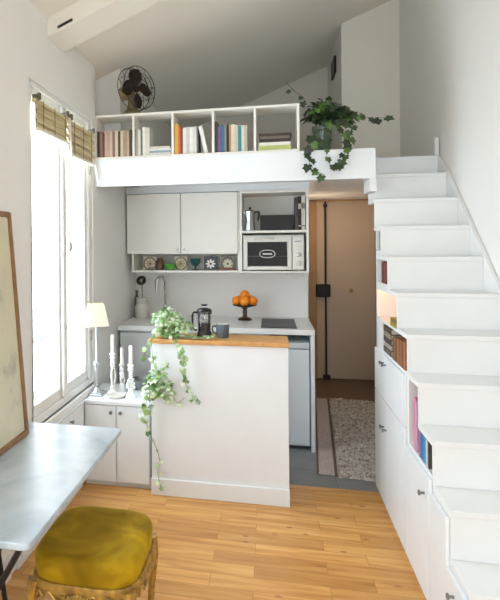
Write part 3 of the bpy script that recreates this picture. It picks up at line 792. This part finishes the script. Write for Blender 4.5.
hob = thing('induction_hob', 'dark grey glass hob set on the worktop', 'hob', (.055, 3.80, .9365))
B(-.060, .172, 3.60, 4.02, .9365, .942).build('glass_plate', HOBM, hob, bevel=.002)
m = MB()
for y, r in ((3.71, .07), (3.90, .085)): m.tube([(.056+r*math.cos(2*PI*k/40), y+r*math.sin(2*PI*k/40), .942) for k in range(40)], .0008, 4, closed=True)
m.build('cooking_zone', PEWTER, hob)
# fruit stand + oranges
X, Y, Z = -.181, 3.955, .9365
fs = thing('fruit_stand', 'dark bronze pedestal fruit stand on the worktop', 'fruit bowl', (X, Y, Z))
MB().lathe([(.0001, .004), (.05, 0), (.052, .006), (.04, .014), (.02, .022), (.014, .035), (.017, .06), (.013, .075), (.022, .088), (.05, .098), (.085, .106), (.090, .112), (.084, .112), (.05, .104), (.0001, .100)], (X, Y, Z), 32).build('pedestal', BRONZE, fs)
OR = [(-.058, -.020, 0, 'orange at the left of the fruit stand heap'), (.058, -.020, 0, 'orange at the right of the fruit stand heap'), (.0, -.062, 0, 'orange at the front centre of the fruit stand heap'), (.0365, .050, 0, 'orange at the back right of the fruit stand heap'), (-.0365, .050, 0, 'orange at the back left of the fruit stand heap'), (.0, -.002, .042, 'topmost orange on the fruit stand heap')]
for dx, dy, dz, lb in OR:
    z = Z+.107+dz; k = .0355
    o = MB().sphere((0, 0, k), k, (1, 1, .95), 18, 12); o.lathe([(.0001, 2*k*.976), (.003, 2*k*.972), (.004, 2*k*.965)], (0, 0, 0), 6, 1)
    ob = o.build('orange', [ORANGE, STEM], None, local=True); ob.location = K((X+dx, Y+dy, z)); ob.rotation_euler = (rnd.uniform(-.3, .3)*0, 0, rnd.uniform(0, 6))
    tag(ob, lb, 'orange', 'oranges on the fruit stand')
# tap
X, Y, Z = -.785, 3.985, .9365
tp = thing('kitchen_tap', 'tall chrome gooseneck tap behind the trailing ivy', 'tap', (X, Y, Z))
MB().lathe([(.026, 0), (.026, .01), (.02, .02), (.018, .09), (.014, .10)], (X, Y, Z), 18).build('tap_body', CHROME, tp)
MB().tube([(X, Y, Z+.09), (X, Y, Z+.27)] + [(X-.03*(1-math.cos(PI*k/8))*.9, Y-.03*(1-math.cos(PI*k/8)), Z+.27+.045*math.sin(PI*k/8)) for k in range(1, 9)] + [(X-.054, Y-.06, Z+.20)], .0105, 10).build('spout', CHROME, tp)
MB().tube([(X+.018, Y, Z+.06), (X+.055, Y-.01, Z+.085)], .006).build('lever', CHROME, tp)
# ceramic jar with ladle
X, Y = -.955, 3.93
m = MB(); m.lathe([(.0001, 0), (.045, 0), (.050, .01), (.052, .085), (.046, .10), (.040, .112), (.042, .118), (.042, .150), (.046, .155), (.040, .155), (.036, .12), (.0001, .118)], (X, Y, Z), 28); tag(m.build('ceramic_jar', CERAM, None), 'grey white ceramic utensil jar in the kitchen corner', 'jar')
ld = thing('ladle', 'dark steel ladle standing upright in the ceramic jar', 'ladle', (X-.004, Y, Z+.12))
MB().tube([(X+.004, Y, Z+.121), (X+.002, Y+.01, Z+.20), (X-.004, Y+.02, Z+.25)], [.004, .0035, .005], 8).build('handle', DKSTEEL, ld)
m = MB(); MR = Matrix.Rotation(math.radians(70), 3, 'X')
m.lathe([(.0001, -.03), (.022, -.024), (.035, -.008), (.038, .008), (.036, .008), (.032, -.006), (.02, -.02), (.0001, -.026)], (X-.006, Y+.015, Z+.283), 20, M=MR); m.build('bowl', DKSTEEL, ld)
m = MB(); m.lathe([(.0001, 0), (.020, 0), (.021, .13), (.018, .15), (.010, .165), (.010, .19), (.012, .192), (.012, .205), (.0001, .206)], (-1.012, 4.0, Z), 16); tag(m.build('bottle', mat('brown_grey_bottle', '#5a5048', .3), None), 'slim dark bottle in the corner left of the ceramic jar', 'bottle')

# ------------------------------------------------------------------ wall cabinets
CY = 3.81
wc = thing('wall_cabinet', 'cream white two-door wall cabinet with an open niche below', 'wall cabinet', (-.62, 3.97, 1.29))
for nm, a in (('side_panel', (-1.034, -1.018, CY+.018, 4.139, 1.425, 1.868)), ('side_panel', (-.222, -.208, CY+.018, 4.139, 1.29, 1.868)), ('cabinet_top', (-1.018, -.222, CY+.018, 4.139, 1.852, 1.868)), ('cabinet_bottom', (-1.018, -.222, CY+.018, 4.139, 1.425, 1.441))):
    B(*a).build(nm, CABW, wc)
B(-1.005, -.222, CY+.01, 4.139, 1.290, 1.305).build('niche_shelf', CABW, wc, bevel=.002)
B(-1.005, -.990, CY+.018, 4.139, 1.305, 1.425).build('niche_side', CABW, wc)
B(-.99, -.222, 4.128, 4.139, 1.305, 1.425).build('niche_back', CABW, wc)
for a, b, kx in ((-1.036, -.633, -.655), (-.629, -.222, -.606)):
    dd = B(a, b, CY, CY+.0175, 1.427, 1.868).build('door', CABW, wc, bevel=.003)
    MB().lathe([(.004, 0), (.004, .010), (.010, .013), (.010, .02), (.0001, .022)], (kx, CY, 1.458), 12, M=Matrix.Rotation(PI/2, 3, 'X')).build('door_knob', STEEL, dd)
# niche contents
nz = 1.3055
def tile(x, y, name, mt, lb, tilt=.12, s=1.0):
    m = MB(); m.box(-.05*s, .05*s, 0, .008, 0, .1*s)
    o = m.build('patterned_tile', mt, None, local=True, bevel=.001); o.location = K((x, y, nz+.0006)); o.rotation_euler = (-tilt, 0, 0)
    tag(o, lb, 'tile', 'painted tiles in the niche')
tile(-.885, 3.90, 't', tilemat('tile_cream_brown', '#b8a58a', '#d9d0bd', '#6f5a45'), 'cream and brown rosette tile at the left end of the niche')
tile(-.652, 3.92, 't', tilemat('tile_sand_olive', '#a99a78', '#cfc5a8', '#5e5a3a'), 'sand and olive tile behind the green bowl')
tile(-.425, 3.90, 't', tilemat('tile_black_white', '#e4e1d8', '#33363c', '#33363c'), 'bold black and white star tile in the niche')
tile(-.300, 3.90, 't', tilemat('tile_grey_cream', '#cfc7b0', '#8d8672', '#4a4438'), 'grey and cream rosette tile at the right end of the niche')
m = MB(); m.lathe([(.0001, 0), (.022, 0), (.036, .02), (.048, .04), (.05, .045), (.044, .042), (.03, .02), (.0001, .006)], (-.725, 3.87, nz), 24); tag(m.build('green_bowl', GREENB, None), 'bright green glazed bowl in the niche under the cabinet', 'bowl')
m = MB(); m.lathe([(.0001, 0), (.028, 0), (.028, .004), (.007, .01), (.006, .028), (.02, .036), (.036, .055), (.039, .085), (.036, .085), (.032, .058), (.0001, .042)], (-.535, 3.88, nz), 24); tag(m.build('teal_goblet', TEALGL, None), 'squat dark teal glass goblet in the niche', 'goblet')
m = MB(); m.lathe([(.0001, 0), (.03, 0), (.034, .03), (.028, .07), (.02, .085), (.022, .09), (.0001, .091)], (-.80, 3.87, nz), 20); tag(m.build('brown_jar', mat('dark_brown_glaze', '#4e3423', .3), None), 'small dark brown jar between tile and green bowl', 'jar')
m = MB(); m.lathe([(.0001, 0), (.02, 0), (.034, .012), (.037, .02), (.03, .016), (.0001, .005)], (-.855, 3.865, nz), 20); tag(m.build('small_plate', mat('grey_plate', '#8d8a80', .3), None), 'little grey saucer before the leftmost niche tile', 'saucer')
m = MB(); m.box(-.36, -.245, 3.855, 3.885, nz, nz+.018); tag(m.build('wooden_box', mat('red_brown_box', '#7a4a35', .5), None, bevel=.003), 'flat red-brown box at the front right of the niche', 'box')

# oven cabinet
oc = thing('oven_cabinet', 'open white wall unit with shelf holding the mini oven', 'wall unit', (.03, 3.97, 1.29))
ox0, ox1 = -.206, .268
B(ox0, ox0+.016, CY, 4.139, 1.291, 1.872).build('side_panel', CABW, oc, bevel=.002); B(ox1-.018, ox1, CY, 4.139, 1.291, 1.872).build('side_panel', CABW, oc, bevel=.002)
B(ox0+.016, ox1-.018, CY, 4.139, 1.854, 1.872).build('cabinet_top', CABW, oc, bevel=.002)
B(ox0+.016, ox1-.018, CY, 4.139, 1.572, 1.590).build('middle_shelf', CABW, oc, bevel=.002)
B(ox0+.016, ox1-.018, CY, 4.139, 1.291, 1.303).build('cabinet_bottom', CABW, oc, bevel=.002)
B(ox0+.016, ox1-.018, 4.128, 4.138, 1.303, 1.854).build('back_panel', CABW, oc)
ov = thing('mini_oven', 'cream white mini oven with a dark glass door in the wall unit', 'oven', (.03, 3.95, 1.3035))
oa, ob_ = -.184, .236; oz0, oz1 = 1.3035, 1.555; of = 3.79
m = MB(); m.box(oa, ob_, of+.03, 4.11, oz0+.006, oz1); m.box(oa+.02, oa+.05, of+.05, of+.08, oz0, oz0+.006); m.box(ob_-.05, ob_-.02, of+.05, of+.08, oz0, oz0+.006); m.box(oa+.02, oa+.05, 4.06, 4.09, oz0, oz0+.006); m.box(ob_-.05, ob_-.02, 4.06, 4.09, oz0, oz0+.006)
m.build('body', OVENW, ov, bevel=.01)
dx0, dx1 = oa+.004, .150
m = MB(); gx0, gx1, gz0, gz1 = -.152, .122, 1.338, 1.508
m.box(dx0, gx0, of, of+.03, oz0+.012, oz1-.012); m.box(gx1, dx1, of, of+.03, oz0+.012, oz1-.012); m.box(gx0, gx1, of, of+.03, oz0+.012, gz0); m.box(gx0, gx1, of, of+.03, gz1, oz1-.012)
od = m.build('oven_door', OVENW, ov, bevel=.004)
B(gx0-.002, gx1+.002, of+.008, of+.026, gz0-.002, gz1+.002).build('oven_window', DARKGL, od)
m = MB(); m.tube([(gx0+.004, of+.006, 1.408), (gx1-.004, of+.006, 1.408)], .0022, 6); m.build('rack_line', PEWTER, od)
m = MB(); m.tube([(-.015+.052*math.cos(2*PI*k/40), of+.005, 1.424+.030*math.sin(2*PI*k/40)*(1+.12*math.cos(2*PI*k/20))) for k in range(40)], .0035, 6, closed=True)
m.box(-.048, .018, of+.004, of+.009, 1.419, 1.429); m.build('oval_emblem', mat('pale_emblem', '#cfccc4', .4), od)
m = MB(); m.tube([(-.11, of+.002, 1.527), (-.10, of-.022, 1.531), (.0, of-.026, 1.536), (.02, of-.024, 1.534), (.03, of+.002, 1.53)], .006, 8); m.build('door_handle', OVENW, od)
B(.154, ob_-.003, of+.008, of+.03, oz0+.012, oz1-.012).build('control_panel', OVENW, ov, bevel=.004)
for z in (1.36, 1.42, ): 
    MB().lathe([(.018, 0), (.018, .006), (.014, .008), (.013, .02), (.0001, .021)], (.195, of+.008, z), 18, M=Matrix.Rotation(PI/2, 3, 'X')).box(.193, .197, of-.018, of-.010, z-.012, z+.012).build('control_knob', OVENW, ov)
MB().lathe([(.012, 0), (.012, .008), (.0001, .009)], (.195, of+.008, 1.475), 14, M=Matrix.Rotation(PI/2, 3, 'X')).build('control_knob', OVENW, ov)
B(.170, .215, of+.0065, of+.0085, 1.508, 1.514).build('name_strip', PEWTER, ov)
# things on the upper shelf of the oven unit
sz = 1.5905
X, Y = -.136, 3.87
mk = thing('moka_pot', 'silver faceted moka pot on the shelf above the oven', 'coffee pot', (X, Y, sz))
MB().lathe([(.0001, 0), (.037, 0), (.038, .006), (.032, .062), (.030, .066)], (X, Y, sz), 8).build('boiler', STEEL, mk, smooth=10)
MB().lathe([(.030, .066), (.031, .072), (.029, .074), (.037, .136), (.038, .140), (.02, .148), (.006, .152), (.0001, .153)], (X, Y, sz), 8).build('pot_top', STEEL, mk, smooth=10)
MB().lathe([(.005, .152), (.009, .158), (.009, .168), (.0001, .17)], (X, Y, sz), 10).build('lid_knob', BLACK, mk)
MB().tube([(X+.034, Y-.004, sz+.132), (X+.062, Y-.006, sz+.134), (X+.064, Y-.006, sz+.12), (X+.056, Y-.006, sz+.07)], [.006, .008, .008, .006], 8).build('handle', BLACK, mk)
MB().prism([(X-.034, sz+.13), (X-.050, sz+.142), (X-.034, sz+.112)], 'y', Y-.008, Y+.008).build('spout', STEEL, mk)
tag(B(-.064, .172, 3.86, 3.90, sz, sz+.108).build('black_tray', mat('matt_black_tray', '#161513', .55), None, bevel=.003), 'black rectangular tray standing on the shelf above the oven', 'tray')
o = book(.020, .232, .15, '#4b4842', (.186, 3.845, sz), label='tall dark grey book right of the black tray', group='cookbooks above the oven'); o['category'] = 'book'
o = book(.022, .236, .15, '#23211f', (.2085, 3.84, sz), label='tall black book with pale bands, second of the cookbooks above the oven', group='cookbooks above the oven', band='#b9b3a6')
o = book(.024, .240, .15, '#cbc6ba', (.233, 3.835, sz), label='tall pale book with dark bands against the unit side', group='cookbooks above the oven', band='#6d675d')

KIT[0] = False
# ------------------------------------------------------------------ storage staircase
SX = .63
st = thing('storage_staircase', 'white staircase with cupboards and book niches climbing to the loft', 'staircase', (.85, 2.6, 0))
# risers: (y of riser face, z of tread top)
ST = [(3.85, 2.08), (3.67, 1.94), (3.475, 1.765), (3.28, 1.592), (3.09, 1.42), (2.885, 1.242), (2.69, 1.064), (2.50, .885), (2.30, .705), (2.10, .525), (1.90, .35), (1.70, .175)]
XS = 1.10
for i, (y, z) in enumerate(ST):
    zb = ST[i+1][1] if i+1 < len(ST) else 0.
    B(SX+.004, XS, y+.002, y+.018, zb-.022 if zb else 0, z-.0225).build('riser', STAIRW, st)
    if i:
        yb = ST[i-1][0]
        B(SX-.001, XS, y, yb+.0, z-.022, z).build('tread', STAIRW, st, bevel=.0015)
B(SX-.022, SX+.02, 3.455+.02, 3.69, 1.815, 1.895).build('landing_bracket', STAIRW, st)
# stringer on the wall
pts = [(1.62, 0), (1.62, .30)] + [(3.72, 2.17), (3.87, 2.22), (3.87, 1.96)] + [(3.5, 1.6)]
MB().prism([(1.68, 0), (1.68, .17), (3.70, 1.965), (3.86, 2.07), (3.86, 1.7), (2.0, 0)], 'x', XS+.001, XR-.0015).build('stringer', STAIRW, st, bevel=.003)
B(XS-.012, XS+.014, 3.865, 3.90, 2.0805, 2.20).build('newel_stub', STAIRW, st, bevel=.004)
# front face, built of cells around the niches
NI = [(3.11, 3.40, 1.265, 1.398), (3.30, 3.41, 1.45, 1.570), (2.905, 3.415, 1.055, 1.220), (2.705, 3.25, .885, 1.042), (2.545, 2.675, .56, .862), (2.315, 2.52, .56, .683), (2.52, 2.545, .56, .683)]
NI = [(3.12, 3.40, 1.265, 1.398), (3.30, 3.41, 1.45, 1.565), (2.905, 3.415, 1.055, 1.218), (2.705, 3.25, .885, 1.040), (2.52, 2.675, .56, .862), (2.315, 2.52, .56, .683)]
YF = 3.43
ys = sorted(set([1.705, YF] + [y for y, z in ST if y < YF] + [v for n in NI for v in n[:2]]))
zs = sorted(set([0, ] + [z-.022 for y, z in ST] + [v for n in NI for v in n[2:]]))
def top_at(y):
    zt = 0
    for a, z in ST:
        if y > a: zt = max(zt, z-.022)
    return zt
m = MB()
for ya, yb in zip(ys, ys[1:]):
    if yb-ya < 1e-4: continue
    cy = (ya+yb)/2; zt = top_at(cy)
    # merge vertical runs
    run = None
    for za, zb in zip(zs, zs[1:]):
        if zb-za < 1e-4: continue
        czz = (za+zb)/2
        solid = czz < zt and not any(n[0] < cy < n[1] and n[2] < czz < n[3] for n in NI)
        if solid:
            if run is None: run = za
            last = zb
        if (not solid) and run is not None:
            m.box(SX+.002, SX+.02, ya, yb, run, last); run = None
    if run is not None: m.box(SX+.002, SX+.02, ya, yb, run, last)
m.build('side_panel', STAIRW, st)
MB().box(SX+.02, XS, 3.41, YF, 0, 1.565).build('end_panel', STAIRW, st)
# niche linings
for i, (a, b, c, d_) in enumerate(NI):
    m = MB(); xb = SX+.22; t = .008
    m.box(SX+.02, xb, a-t, b+t, c-t, c); m.box(SX+.02, xb, a-t, b+t, d_, d_+t*.5)
    if i != 4: m.box(SX+.02, xb, a-t, a, c, d_)
    if i != 5: m.box(SX+.02, xb, b, b+t, c, d_)
    if i == 4: m.box(SX+.02, xb, a-t, a, .683, d_)
    m.box(xb, xb+t, a-t, b+t, c-t, d_)
    m.build('niche_lining', STAIRW, st)
B(SX+.03, SX+.045, 2.93, 3.40, 1.2085, 1.2175).build('light_strip', LEDM, st)
def knob(p, par, dirM=Matrix.Rotation(-PI/2, 3, 'Y')):
    MB().lathe([(.005, 0), (.005, .014), (.011, .018), (.011, .024), (.0001, .027)], p, 12, M=dirM).build('door_knob', PEWTER, par)
for a, b, c, d_, kn in ((2.712, 3.131, .62, .868, [(3.105, .826)]), (3.139, 3.425, .62, .868, [(3.165, .826)]), (2.712, 3.131, .03, .612, [(3.105, .468)]), (3.139, 3.425, .03, .612, [(3.165, .468)]),
                      (2.312, 2.704, .03, .545, [(2.375, .462)])):
    dd = B(SX-.012, SX+.0015, a, b, c, d_).build('cupboard_door', LACQ, st, bevel=.002)
    for ky, kz in kn: knob((SX-.012, ky, kz), dd)
dd = MB().prism([(1.905, .03), (2.304, .03), (2.304, .498), (2.105, .498), (2.105, .322), (1.905, .322)], 'x', SX-.012, SX+.0015).build('cupboard_door', LACQ, st, bevel=.002); knob((SX-.012, 2.02, .263), dd)
# books in the staircase niches: spine towards -x
def srow(items, y, z, group, where, step=-1, x=SX+.006):
    n = len(items)
    for k, (c, cwd, w, h, d) in enumerate(items):
        o = book(w, h, d, c, (x, y+step*w/2, z+.0006), (0, 0, -PI/2), band=None)
        pos = 'farthest' if k == 0 else ('nearest' if k == n-1 else ORD[k]+' from the far end')
        o['label'] = f'{cwd} book in the {where}, {pos}'.replace('from the far end', 'from far end'); o['group'] = group
        y += step*(w+.001)
srow([('#6b3a33', 'dull red', .030, .118, .12), ('#5d2925', 'dark red', .034, .124, .12), ('#7a3630', 'brick red', .036, .119, .12), ('#64302b', 'oxblood', .034, .122, .12), ('#6e332c', 'rust red', .03, .118, .12)], 3.292, 1.265, 'red books in the highest stair niche', 'highest stair niche')
tag(MB().lathe([(.0001, 0), (.03, 0), (.03, .08), (.02, .09), (.0001, .092)], (SX+.036, 3.36, 1.4505), 16).build('small_tin', mat('grey_tin', '#a9a496', .4, metal=.4), None), 'small grey tin in the tiny niche above the red books', 'tin')
srow([('#6d4a2c', 'brown', .03, .118, .12), ('#8a5a33', 'tan leather', .034, .124, .12), ('#5b3a26', 'dark brown', .028, .12, .12), ('#9c6a3c', 'caramel', .034, .126, .12), ('#7a4526', 'russet', .03, .128, .12), ('#8f5a30', 'chestnut', .036, .13, .12), ('#6a3f24', 'walnut brown', .03, .132, .12), ('#a06c3e', 'light tan', .03, .134, .12)], 2.985, .885, 'brown books in the long stair niche', 'long stair niche', x=SX-.002)
z = .8856
for k, (c, cwd, w) in enumerate([('#5a5148', 'grey brown', .03), ('#a49c90', 'pale grey', .028), ('#4a3b30', 'dark brown', .03), ('#8f8577', 'stone grey', .026), ('#4f4238', 'charcoal brown', .03)]):
    o = book(w, .18, .13, c, (SX-.004+.003*rnd.random(), 3.03+.18, z+w/2), (PI/2, 0, -PI/2)); 
    o.rotation_euler = Euler((0, 0, 0)); o.matrix_world = Matrix.Translation((SX+rnd.uniform(-.004, .004), 3.215, z+w/2)) @ Matrix.Rotation(-PI/2, 4, 'Z') @ Matrix.Rotation(PI/2, 4, 'Y')
    tag(o, f'{cwd} book lying in the long stair niche, ' + ('bottom' if k == 0 else 'top' if k == 4 else ORD[k]+' from bottom'), 'book', 'flat books in the long stair niche'); z += w+.0006
z = 1.0556
for k, (c, cwd, w) in enumerate([('#9c8a2e', 'mustard', .022), ('#6f6426', 'olive', .02)]):
    o = book(w, .13, .11, c, (0, 0, 0)); o.matrix_world = Matrix.Translation((SX+.002*k, 3.05, z+w/2)) @ Matrix.Rotation(-PI/2, 4, 'Z') @ Matrix.Rotation(PI/2, 4, 'Y')
    tag(o, f'{cwd} book lying flat in the lamp-lit stair niche, ' + ('lower' if k == 0 else 'upper') + ' of two', 'book', 'books in the lit stair niche'); z += w+.0006
srow([('#d77aa6', 'bright pink', .022, .235, .15), ('#c99bb8', 'pale pink', .018, .225, .15)], 2.60, .56, 'pink books in the low stair niche', 'taller part of the low stair niche')
srow([('#7a6f9a', 'violet', .022, .112, .12), ('#2f5f96', 'deep blue', .026, .115, .12), ('#3a78b0', 'mid blue', .024, .112, .12), ('#2f9ac0', 'turquoise', .026, .113, .12), ('#d9d7d0', 'white', .018, .11, .12), ('#4a463f', 'charcoal', .016, .112, .12)], 2.515, .56, 'blue books in the low stair niche', 'shorter part of low stair niche')

# ------------------------------------------------------------------ rug
def rug():
    x0, x1, y0, y1 = .30, .97, 3.555, 5.30
    r = thing('shaggy_rug', 'shaggy grey and cream wool rug on the hall floor', 'rug', (x0, y0, 0))
    m = MB(); nx, ny = 46, 110; g = []
    for j in range(ny+1):
        rw = []
        for i in range(nx+1):
            e = (i in (0, nx)) or (j in (0, ny))
            x = x0+.115+(x1-x0-.115)*i/nx; y = y0+(y1-y0)*j/ny
            rw.append(m.b.verts.new((x+rnd.uniform(-.004, .004), y+rnd.uniform(-.005, .005)*(2 if e else 1), .002 if e else .012+rnd.random()*.022)))
        g.append(rw)
    for j in range(ny):
        for i in range(nx): m.b.faces.new((g[j][i], g[j][i+1], g[j+1][i+1], g[j+1][i]))
    m.build('pile', RUG, r, smooth=80)
    B(x0, x0+.098, y0+.02, y1, .0005, .012).build('border', RUGB, r, bevel=.004)
    B(x0+.098, x0+.115, y0+.01, y1, .0005, .014).build('border_stripe', RUGS, r, bevel=.004)
    B(x0-.012, x0, y0+.02, y1, .0005, .010).build('edge_binding', RUGS, r, bevel=.003)
    r.rotation_euler = (0, 0, math.radians(-4.2))
rug()

# ------------------------------------------------------------------ marble table with iron legs
TZ = .66; tx0, tx1, ty0, ty1 = -1.125, -.663, 1.375, 2.335
tb = thing('marble_table', 'pale marble topped table with black iron legs by the window', 'table', ((tx0+tx1)/2, (ty0+ty1)/2, 0))
c = .022
MB().prism([(tx0, ty0), (tx1-c, ty0), (tx1-c*.3, ty0+c*.3), (tx1, ty0+c), (tx1, ty1-c), (tx1-c*.3, ty1-c*.3), (tx1-c, ty1), (tx0, ty1)], 'z', TZ-.022, TZ).build('tabletop', MARBLE, tb, bevel=.004)
for y, ins in ((ty0+.05, .0), (ty0+.50, .30)):
    for q in (0, 1):
        a = (tx1-.045-ins, y, TZ-.022) if q else (tx0+.05, y, TZ-.022); b = (tx0+.06, y, .008) if q else (tx1-.05-ins*.9, y, .008)
        yy = .011 if q else -.011
        MB().tube([(a[0], a[1]+yy, a[2]-.004), (b[0], b[1]+yy, b[2])], .0095, 8).build('leg', IRON, tb)
    MB().tube([(tx0+.05, y, TZ-.030), (tx1-.035-ins, y, TZ-.030)], .008, 8).build('top_rail', IRON, tb)
MB().tube([((tx0+tx1)/2-.14, ty0+.05, .34), ((tx0+tx1)/2-.14, ty0+.50, .34)], .008, 8).build('stretcher', IRON, tb)

# leaning framed panel on the table
fpn = bpy.data.objects.new('framed_panel', None); COL.objects.link(fpn)
tag(fpn, 'large wooden framed panel of mottled cream paper leaning on the wall', 'framed picture')
fpn.location = (-1.048, 2.18, TZ+.0042); ang = math.radians(4.6)
fpn.rotation_euler = (0, -ang, 0); bpy.context.view_layer.update()
# local: x = thickness (towards room +), y from 0 going to -y, z up
FWd, FH = 1.20, .985
def fbuild(mb, n, mt, **k): return mb.build(n, mt, fpn, local=True, **k)
w = .022
m = MB(); m.box(-.028, 0, -w, 0, 0, FH); m.box(-.028, 0, -FWd, -FWd+w, 0, FH); m.box(-.028, 0, -FWd+w, -w, 0, w); m.box(-.028, 0, -FWd+w, -w, FH-w, FH)
fbuild(m, 'frame', FRAMEW, bevel=.003)
fbuild(MB().box(-.020, -.010, -FWd+w-.003, -w+.003, w-.003, FH-w+.003), 'mottled_sheet', PAPER)

# ------------------------------------------------------------------ gilded velvet stool
CX_, CY_, SZ = -.622, 1.835, .0
sl = thing('velvet_stool', 'gilded carved stool with a mustard velvet seat by the table', 'stool', (CX_, CY_, 0))
hx, hy = .188, .190
def sqr(a, hx, hy, p=4.2):
    ca, sa = math.cos(a), math.sin(a)
    return (math.copysign(abs(ca)**(2/p), ca)*hx, math.copysign(abs(sa)**(2/p), sa)*hy)
m = MB(); N = 64
prof = [(.975, .375), (.995, .395), (1.005, .422), (.995, .442), (.95, .455), (.86, .459), (.7, .457), (.45, .453), (.2, .451)]
rings = []
for k, z in prof:
    rings.append([m.b.verts.new((CX_+sqr(2*PI*i/N, hx*k, hy*k)[0], CY_+sqr(2*PI*i/N, hx*k, hy*k)[1], z)) for i in range(N)])
for A, Bq in zip(rings, rings[1:]):
    for i in range(N): m.b.faces.new((A[i], A[(i+1) % N], Bq[(i+1) % N], Bq[i]))
m.b.faces.new(rings[0][::-1]); cv = m.b.verts.new((CX_, CY_, .4508))
for i in range(N): m.b.faces.new((rings[-1][i], rings[-1][(i+1) % N], cv))
m.build('velvet_seat', VELVET, sl, smooth=60)
# carved seat rail with scalloped lower edge
m = MB(); top, bot = [], []
NN = 128; R_o, R_i = [], []
def rail_z(a):
    t = (a/(PI/2)) % 1.0; d = abs(t-.5)*2      # corners at t=.5
    return .338 - .022*d**2*0 - .028*math.exp(-((d-0)/.25)**2) - .016*math.exp(-((1-d)/.18)**2) + .010*math.cos(6*PI*d)
for i in range(NN):
    a = 2*PI*i/NN; x, y = sqr(a, hx+.004, hy+.004); xi, yi = sqr(a, hx-.018, hy-.018); z = rail_z(a)
    R_o.append([m.b.verts.new((CX_+x, CY_+y, .378)), m.b.verts.new((CX_+x*1.02, CY_+y*1.02, .366)), m.b.verts.new((CX_+x, CY_+y, z))])
    R_i.append([m.b.verts.new((CX_+xi, CY_+yi, .378)), m.b.verts.new((CX_+xi, CY_+yi, z))])
for i in range(NN):
    j = (i+1) % NN; o, p, q, r_ = R_o[i], R_o[j], R_i[i], R_i[j]
    for f in ((o[0], p[0], p[1], o[1]), (o[1], p[1], p[2], o[2]), (o[0], q[0], r_[0], p[0]), (q[0], q[1], r_[1], r_[0]), (o[2], p[2], r_[1], q[1])): m.b.faces.new(f)
m.build('carved_rail', GILT, sl, smooth=40)
# beading following the scallop, and shell ornaments
m = MB(); m.tube([(CX_+sqr(2*PI*i/NN, hx+.008, hy+.008)[0], CY_+sqr(2*PI*i/NN, hx+.008, hy+.008)[1], rail_z(2*PI*i/NN)+.004) for i in range(NN)], .0055, 6, closed=True)
for k in range(4):
    a = k*PI/2; x, y = sqr(a, hx+.008, hy+.008)
    for q in range(-3, 4):
        t = Vector((-math.sin(a), math.cos(a), 0))
        m.sphere((CX_+x+t.x*q*.011, CY_+y+t.y*q*.011, .345-abs(q)*.003), .0085, (1, 1, 1.8), 8, 6)
    for sg in (-1, 1):
        t = Vector((-math.sin(a), math.cos(a), 0)); n_ = Vector((math.cos(a), math.sin(a), 0))
        m.tube([Vector((CX_+x, CY_+y, 0)) + t*sg*(.05+.012*math.cos(u*.55)*(1-u/14)) + Vector((0, 0, .345+.012*math.sin(u*.55)*(1-u/14))) for u in range(12)], .004, 6)
m.build('carved_ornament', GILT, sl)
for sx in (-1, 1):
    for sy in (-1, 1):
        x, y = CX_+sx*(hx-.022), CY_+sy*(hy-.022); dx, dy = sx*.7, sy*.7
        pts = [(x+dx*o_, y+dy*o_, z) for o_, z in ((.0, .37), (.006, .34), (.010, .30), (.008, .26), (.002, .20), (-.004, .13), (-.006, .08), (.0, .045), (.012, .022), (.022, .012))]
        m = MB(); m.tube(pts, [.022, .021, .019, .0165, .0145, .0125, .0115, .012, .013, .010], 10)
        m.sphere((x+dx*.018, y+dy*.018, .338), .011, (1, 1, 1.7), 10, 8)
        m.build('leg', GILT, sl)

hl = thing('hall_fill_light', 'small round fill light added out of view behind the kitchen wall', 'lamp', (.32, 5.5, 1.63))  # added warm fill, hidden from the camera, to brighten the hall door
WM = Matrix.Rotation(PI/2, 3, 'Y')
MB().lathe([(.07, 0), (.07, .012), (.06, .02)], (.3115, 5.5, 1.70), 20, M=WM).build('fill_light_base', TRIM, hl)
MB().lathe([(.055, .018), (.056, .032), (.04, .045), (.0001, .048)], (.3115, 5.5, 1.70), 20, M=WM).build('diffuser', mat('warm_fill_diffuser', '#ffe6c8', .5, emit='#ffdfbc', es=40.), hl)
# ------------------------------------------------------------------ light
w = bpy.data.worlds.new('sky'); SC.world = w; w.use_nodes = True
bg = w.node_tree.nodes['Background']; bg.inputs['Color'].default_value = (.80, .91, 1.0, 1); bg.inputs['Strength'].default_value = 7.0
def portal(name, loc, rot, sx, sy):
    l = bpy.data.lights.new(name, 'AREA'); l.shape = 'RECTANGLE'; l.size = sx; l.size_y = sy; l.cycles.is_portal = True
    o = bpy.data.objects.new(name, l); COL.objects.link(o); o.location = loc; o.rotation_euler = rot
for i, W in enumerate((W1, W2)):
    portal('window_portal', (XL-.13, (W[0]+W[1])/2, (W[2]+W[3])/2), (0, -PI/2, 0), W[3]-W[2], W[1]-W[0])
portal('rear_portal', ((R0[0]+R0[1])/2, YB-.19, (R0[2]+R0[3])/2), (PI/2, 0, 0), R0[1]-R0[0], R0[3]-R0[2])
vs = SC.view_settings
vs.view_transform = 'Standard'; vs.look = 'None'; vs.exposure = 0.64; vs.gamma = 1; vs.use_curve_mapping = False
SC.cycles.max_bounces = 12; SC.cycles.diffuse_bounces = 8; SC.cycles.transparent_max_bounces = 16
SC.cycles.use_denoising = True
